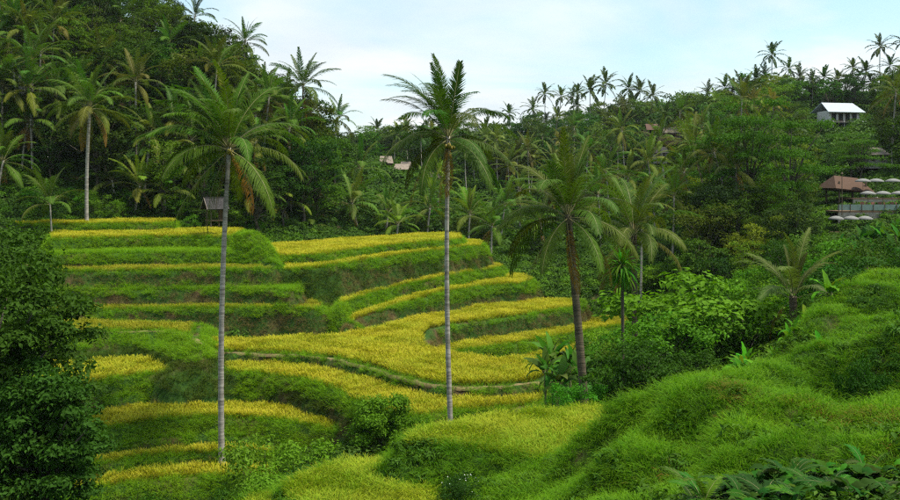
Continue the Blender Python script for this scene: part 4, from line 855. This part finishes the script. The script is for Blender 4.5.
M['rail'] = solid('green glass railing', (.20, .27, .24), (.26, .33, .30), 2, .2, spec=.6)
M['chair'] = solid('red brown seat', (.26, .09, .06), (.36, .16, .11), 5, .7)
def bpart(name, mat, parent, *boxes):
    b = MB()
    for bx in boxes: b.box(*bx)
    return link(name, b.mesh(name, M[mat]), parent)
def slab(name, mat, parent, quad, th=.12):
    """a roof plane with thickness from four corner points"""
    b = MB(); v = [Vector(q) for q in quad]; n = (v[1] - v[0]).cross(v[3] - v[0]).normalized() * th
    vs = v + [q - n for q in v]; b.add(vs, [(0, 1, 2, 3), (7, 6, 5, 4), (0, 4, 5, 1), (1, 5, 6, 2), (2, 6, 7, 3), (3, 7, 4, 0)]); return link(name, b.mesh(name, M[mat]), parent)
# field hut
c = at(215, 224, 108); g = max(hgt(c.x, 108), c.z - .1)
h = empty('field_hut', (c.x, 108, g), R(-58)); tag(h, 'small field hut with a steep dark roof beside the leaning palm crown', 'hut')
bpart('platform', 'wall_b', h, ((0, 0, .55), (2.0, 1.8, .12)))
for sx_ in (-.85, .85):
    for sy_ in (-.75, .75): bpart('post', 'post', h, ((sx_, sy_, 1.0), (.13, .13, 2.4)))
bpart('back_wall', 'wall_b', h, ((0, .78, 1.3), (1.6, .06, 1.3)))
for s in (-1, 1):
    rf = slab('roof_slope', 'roof_tile', h, [(s * 1.45, -1.35, 1.95), (s * 1.45, 1.35, 1.95), (0, 1.35, 3.35), (0, -1.35, 3.35)][::s])
    bpart('barge_board', 'roof_brown', rf, ((s * .74, -1.39, 2.62), (2.05, .05, .08), 0, 0, Matrix.Rotation(s * math.atan2(1.4, 1.45), 3, 'Y')))
bpart('ridge_cap', 'roof_tile', h, ((0, 0, 3.38), (.22, 2.72, .12)))
# white roofed house
c = at(838, 124, 220); h = empty('white_roofed_house', (c.x, 220, hgt(c.x, 220) - .2), R(12)); tag(h, 'two storey house with a pale metal roof on the right hill', 'house')
z0 = c.z - h.location.z
bpart('lower_wall', 'wall_b', h, ((0, 0, z0 / 2 - 1), (8.6, 5, z0 + 2)))
bpart('upper_wall', 'wall_w', h, ((0, 0, z0 + 1.55), (8.4, 4.8, 3.1)))
slab('roof_front', 'roof_pale', h, [(-5.2, -3.6, z0 + 2.7), (5.2, -3.6, z0 + 2.7), (4.4, .4, z0 + 5.3), (-4.4, .4, z0 + 5.3)])
slab('roof_back', 'roof_pale', h, [(5.2, 3.8, z0 + 2.9), (-5.2, 3.8, z0 + 2.9), (-4.4, .45, z0 + 5.27), (4.4, .45, z0 + 5.27)])
for i in range(4):
    wn = bpart('window', 'frame', h, ((-2.9 + i * 1.9, -2.44, z0 + 1.6), (1.25, .1, 1.7)))
    bpart('pane', 'glass', wn, ((-2.9 + i * 1.9, -2.50, z0 + 1.6), (1.05, .06, 1.5)))
for x in (-4.6, -1.6, 1.4, 4.4): bpart('veranda_post', 'wall_w', h, ((x, -4.6, z0 - .4), (.16, .16, 2.0)))
slab('awning', 'roof_pale', h, [(1.2, -5.2, z0 - .1), (5.4, -5.2, z0 - .1), (5.4, -2.55, z0 + .75), (1.2, -2.55, z0 + .75)], .08)
slab('veranda_roof', 'roof_tile', h, [(-5.6, -5.0, z0 - .0), (1.0, -5.0, z0 - .0), (1.0, -2.55, z0 + .7), (-5.6, -2.55, z0 + .7)], .1)
# village houses seen among the trees
def cottage(px, py, Y, wd, dp, ht, roof, wall, rz, label, pitch=.55, group=None, stilt=.8):
    c = at(px, py, Y); hh = empty('village_house', (c.x, Y, max(c.z, hgt(c.x, Y) - .3)), R(rz)); tag(hh, label, 'house', group)
    bpart('wall', wall, hh, ((0, 0, ht / 2 - stilt / 2), (wd, dp, ht + stilt)))
    rz_ = ht + wd * .5 * pitch
    slab('roof_front', roof, hh, [(-wd * .62, -dp * .66, ht - .25), (wd * .62, -dp * .66, ht - .25), (wd * .5, .02, ht + dp * pitch), (-wd * .5, .02, ht + dp * pitch)])
    slab('roof_back', roof, hh, [(wd * .62, dp * .66, ht - .25), (-wd * .62, dp * .66, ht - .25), (-wd * .5, -.02, ht + dp * pitch - .03), (wd * .5, -.02, ht + dp * pitch - .03)])
    for s in (-.28, .22):
        wn = bpart('window', 'frame', hh, ((s * wd, -dp / 2 - .02, ht * .5), (wd * .22, .1, ht * .45))); bpart('pane', 'glass', wn, ((s * wd, -dp / 2 - .06, ht * .5), (wd * .17, .08, ht * .38)))
    return hh
cottage(386, 188, 228, 3.0, 3, 2.0, 'roof_brown', 'wall_b', 6, 'leftmost small pale roofed hut above the palm grove')
cottage(402, 192, 222, 3.4, 3, 2.0, 'roof_brown', 'wall_b', -4, 'front pale roofed hut below the topmost hut over the palm grove', .4)
cottage(406, 181, 234, 2.6, 2.6, 2.0, 'roof_brown', 'wall_b', 3, 'topmost small hut with a pale roof over the palm grove')
cottage(434, 189, 228, 2.6, 3, 1.8, 'roof_brown', 'wall_b', 0, 'small pale roofed hut partly behind the slender palm', .4)
cottage(692, 206, 146, 3.4, 3, 2.0, 'roof_tile', 'stone', -6, 'low house with a pale stone wall and dark roof between thin palm trunks', .25)
cottage(652, 136, 240, 3.8, 3, 1.8, 'roof_red', 'wall_b', 10, 'village house with a red clay roof under the far ridge', .5)
cottage(688, 134, 226, 4.2, 3.4, 2.6, 'roof_brown', 'stone', -8, 'grey stone village house with a weathered roof on the far slope', .4)
cottage(668, 142, 220, 4.0, 3.4, 2.4, 'roof_brown', 'wall_b', 5, 'timber village house below the grey stone house', .4)
cottage(660, 160, 200, 2.8, 3, 1.8, 'roof_tile', 'stone', -5, 'little stone house with a dark roof lower on the far slope', .4)
cottage(757, 163, 150, 3.0, 2.6, 2.0, 'roof_brown', 'stone', 15, 'small stone hut between the umbrella trees', .3)
cottage(872, 164, 152, 3.6, 3, 1.8, 'roof_brown', 'stone', 12, 'low stone building above the parasol terraces', .35)
# restaurant terraces with parasols
def parasol(px, py, Y, rr, floor_z, label, group):
    c = at(px, py, Y); r0_ = empty('parasol', (c.x, Y, floor_z)); tag(r0_, label, 'parasol', group); H = c.z - floor_z
    b = MB(); b.tube([(0, 0, 0), (0, 0, H + .3)], [.035, .03], 6); link('pole', b.mesh('pole', M['post']), r0_)
    b = MB(); n = 12; vs = [(0, 0, H + .3)]
    for rad, dz in ((.35, .25), (.7, .12), (1.0, -.06), (.985, -.2)):
        vs += [(rr * rad * math.cos(2 * math.pi * j / n), rr * rad * math.sin(2 * math.pi * j / n), H + dz) for j in range(n)]
    fs = [(0, 1 + j, 1 + (j + 1) % n) for j in range(n)] + [(1 + k * n + j, 1 + (k + 1) * n + j, 1 + (k + 1) * n + (j + 1) % n, 1 + k * n + (j + 1) % n) for k in range(3) for j in range(n)]
    b.add(vs, fs); link('canopy', b.mesh('canopy', M['canvas'], True), r0_)
    b = MB(); b.tube([(0, 0, 0), (0, 0, .12)], [.3, .26], 8); link('base', b.mesh('base', M['stone']), r0_)
def deck(px0, px1, py, Y, dp, wall_h, label, rail=True):
    a, e = at(px0, py, Y), at(px1, py, Y); d = empty('terrace_deck', ((a.x + e.x) / 2, Y, a.z)); tag(d, label, 'deck'); wd = e.x - a.x
    bpart('floor', 'wall_b', d, ((0, dp / 2, -.1), (wd, dp, .2))); bpart('retaining_wall', 'stone', d, ((0, .15, -.2 - wall_h / 2), (wd - .1, .3, wall_h)))
    if rail:
        bpart('railing', 'rail', d, ((0, .05, .5), (wd, .05, .8)))
        for k in range(int(wd // 1.6) + 1): bpart('rail_post', 'post', d, ((-wd / 2 + .1 + k * 1.6, .0, .5), (.08, .08, 1.0)))
    return d
deck(832, 872, 232, 117, 4, 2.0, 'lowest parasol terrace on the right slope', False)
deck(838, 925, 211, 122, 4, 1.6, 'middle parasol terrace with a green glass railing')
deck(853, 935, 198, 128, 4, 1.6, 'topmost parasol terrace under the thatched roof', False)
for px in (836, 851, 865): parasol(px, 218, 118.5, 1.0, at(0, 232, 117).z, 'white parasol on the lowest terrace of the right slope', 'parasols of the lowest terrace')
for px in (868, 883, 899): parasol(px, 193, 124, 1.05, at(0, 211, 122).z, 'white parasol on the middle terrace with the green railing', 'parasols of the middle terrace')
for px in (863, 876, 893, 906): parasol(px, 180.5, 130, 1.1, at(0, 198, 128).z, 'white parasol on the topmost terrace under the thatched roof', 'parasols of the topmost terrace')
LCH, GCH = 'red brown chair on the middle parasol terrace', 'chairs of the middle terrace'
for i, px in enumerate((862, 868, 874, 880, 886, 892, 898)):
    c = at(px, 207, 123 + (i % 2) * .8); ch = empty('chair', (c.x, c.y, at(0, 211, 122).z), random.uniform(-1, 1)); tag(ch, LCH, 'chair', GCH)
    bpart('seat', 'chair', ch, ((0, 0, .45), (.5, .5, .08))); bpart('backrest', 'chair', ch, ((0, .24, .85), (.5, .06, .7)))
    for sx_ in (-.2, .2):
        for sy_ in (-.2, .2): bpart('leg', 'post', ch, ((sx_, sy_, .21), (.05, .05, .42)))
c = at(846, 196, 133); h = empty('thatched_pavilion', (c.x, 133, c.z), R(10)); tag(h, 'open pavilion with a big brown thatched roof behind the parasols', 'pavilion')
for sx_ in (-2.2, 2.2):
    for sy_ in (-1.6, 1.6): bpart('post', 'post', h, ((sx_, sy_, .6), (.2, .2, 3.2)))
for s, q in (('front', [(-3.4, -2.6, 1.2), (3.0, -2.6, .6), (1.9, 0, 2.7), (-2.0, 0, 3.1)]), ('back', [(3.0, 2.6, .6), (-3.4, 2.6, 1.2), (-2.0, .05, 3.07), (1.9, .05, 2.67)])): slab('roof_' + s, 'thatch', h, q, .25)
for s, q in (('left', [(-3.4, 2.6, 1.2), (-3.4, -2.6, 1.2), (-2.0, -.02, 3.08), (-2.0, .04, 3.08)]), ('right', [(3.0, -2.6, .6), (3.0, 2.6, .6), (1.9, .04, 2.68), (1.9, -.02, 2.68)])): slab('roof_' + s, 'thatch', h, q, .25)
c = at(842, 208, 121); b = MB(); b.tube([(0, 0, -1), (0, 0, 4.6)], [.07, .05], 6); p_ = link('lamp_mast', b.mesh('mast', M['post']), None, c); tag(p_, 'thin dark mast left of the parasols', 'mast')
b = MB(); b.tube([(0, 0, 4.55), (0, 0, 4.7), (0, 0, 4.95)], [.1, .17, .02], 8); link('mast_head', b.mesh('mast_head', M['post']), p_)

# ------------------------------------------------------------------ the humid air
lo, hi = Vector((GX[0] - 2, GY[0] - 2, float(gz.min()) - 1.5)), Vector((GX[-1] + 2, GY[-1] + 2, float(gz.max()) + 22))
b = MB(); b.box((lo + hi) / 2, hi - lo)
m, t, out = new_mat('humid air'); pv = nd(t, 'ShaderNodeVolumePrincipled'); pv.inputs['Color'].default_value = (.86, .93, 1, 1); pv.inputs['Density'].default_value = .00006; pv.inputs['Anisotropy'].default_value = .2
t.links.new(pv.outputs[0], out.inputs['Volume'])
tag(link('haze', b.mesh('haze', m)), 'thin humid haze filling the valley air', 'haze', kind='stuff')
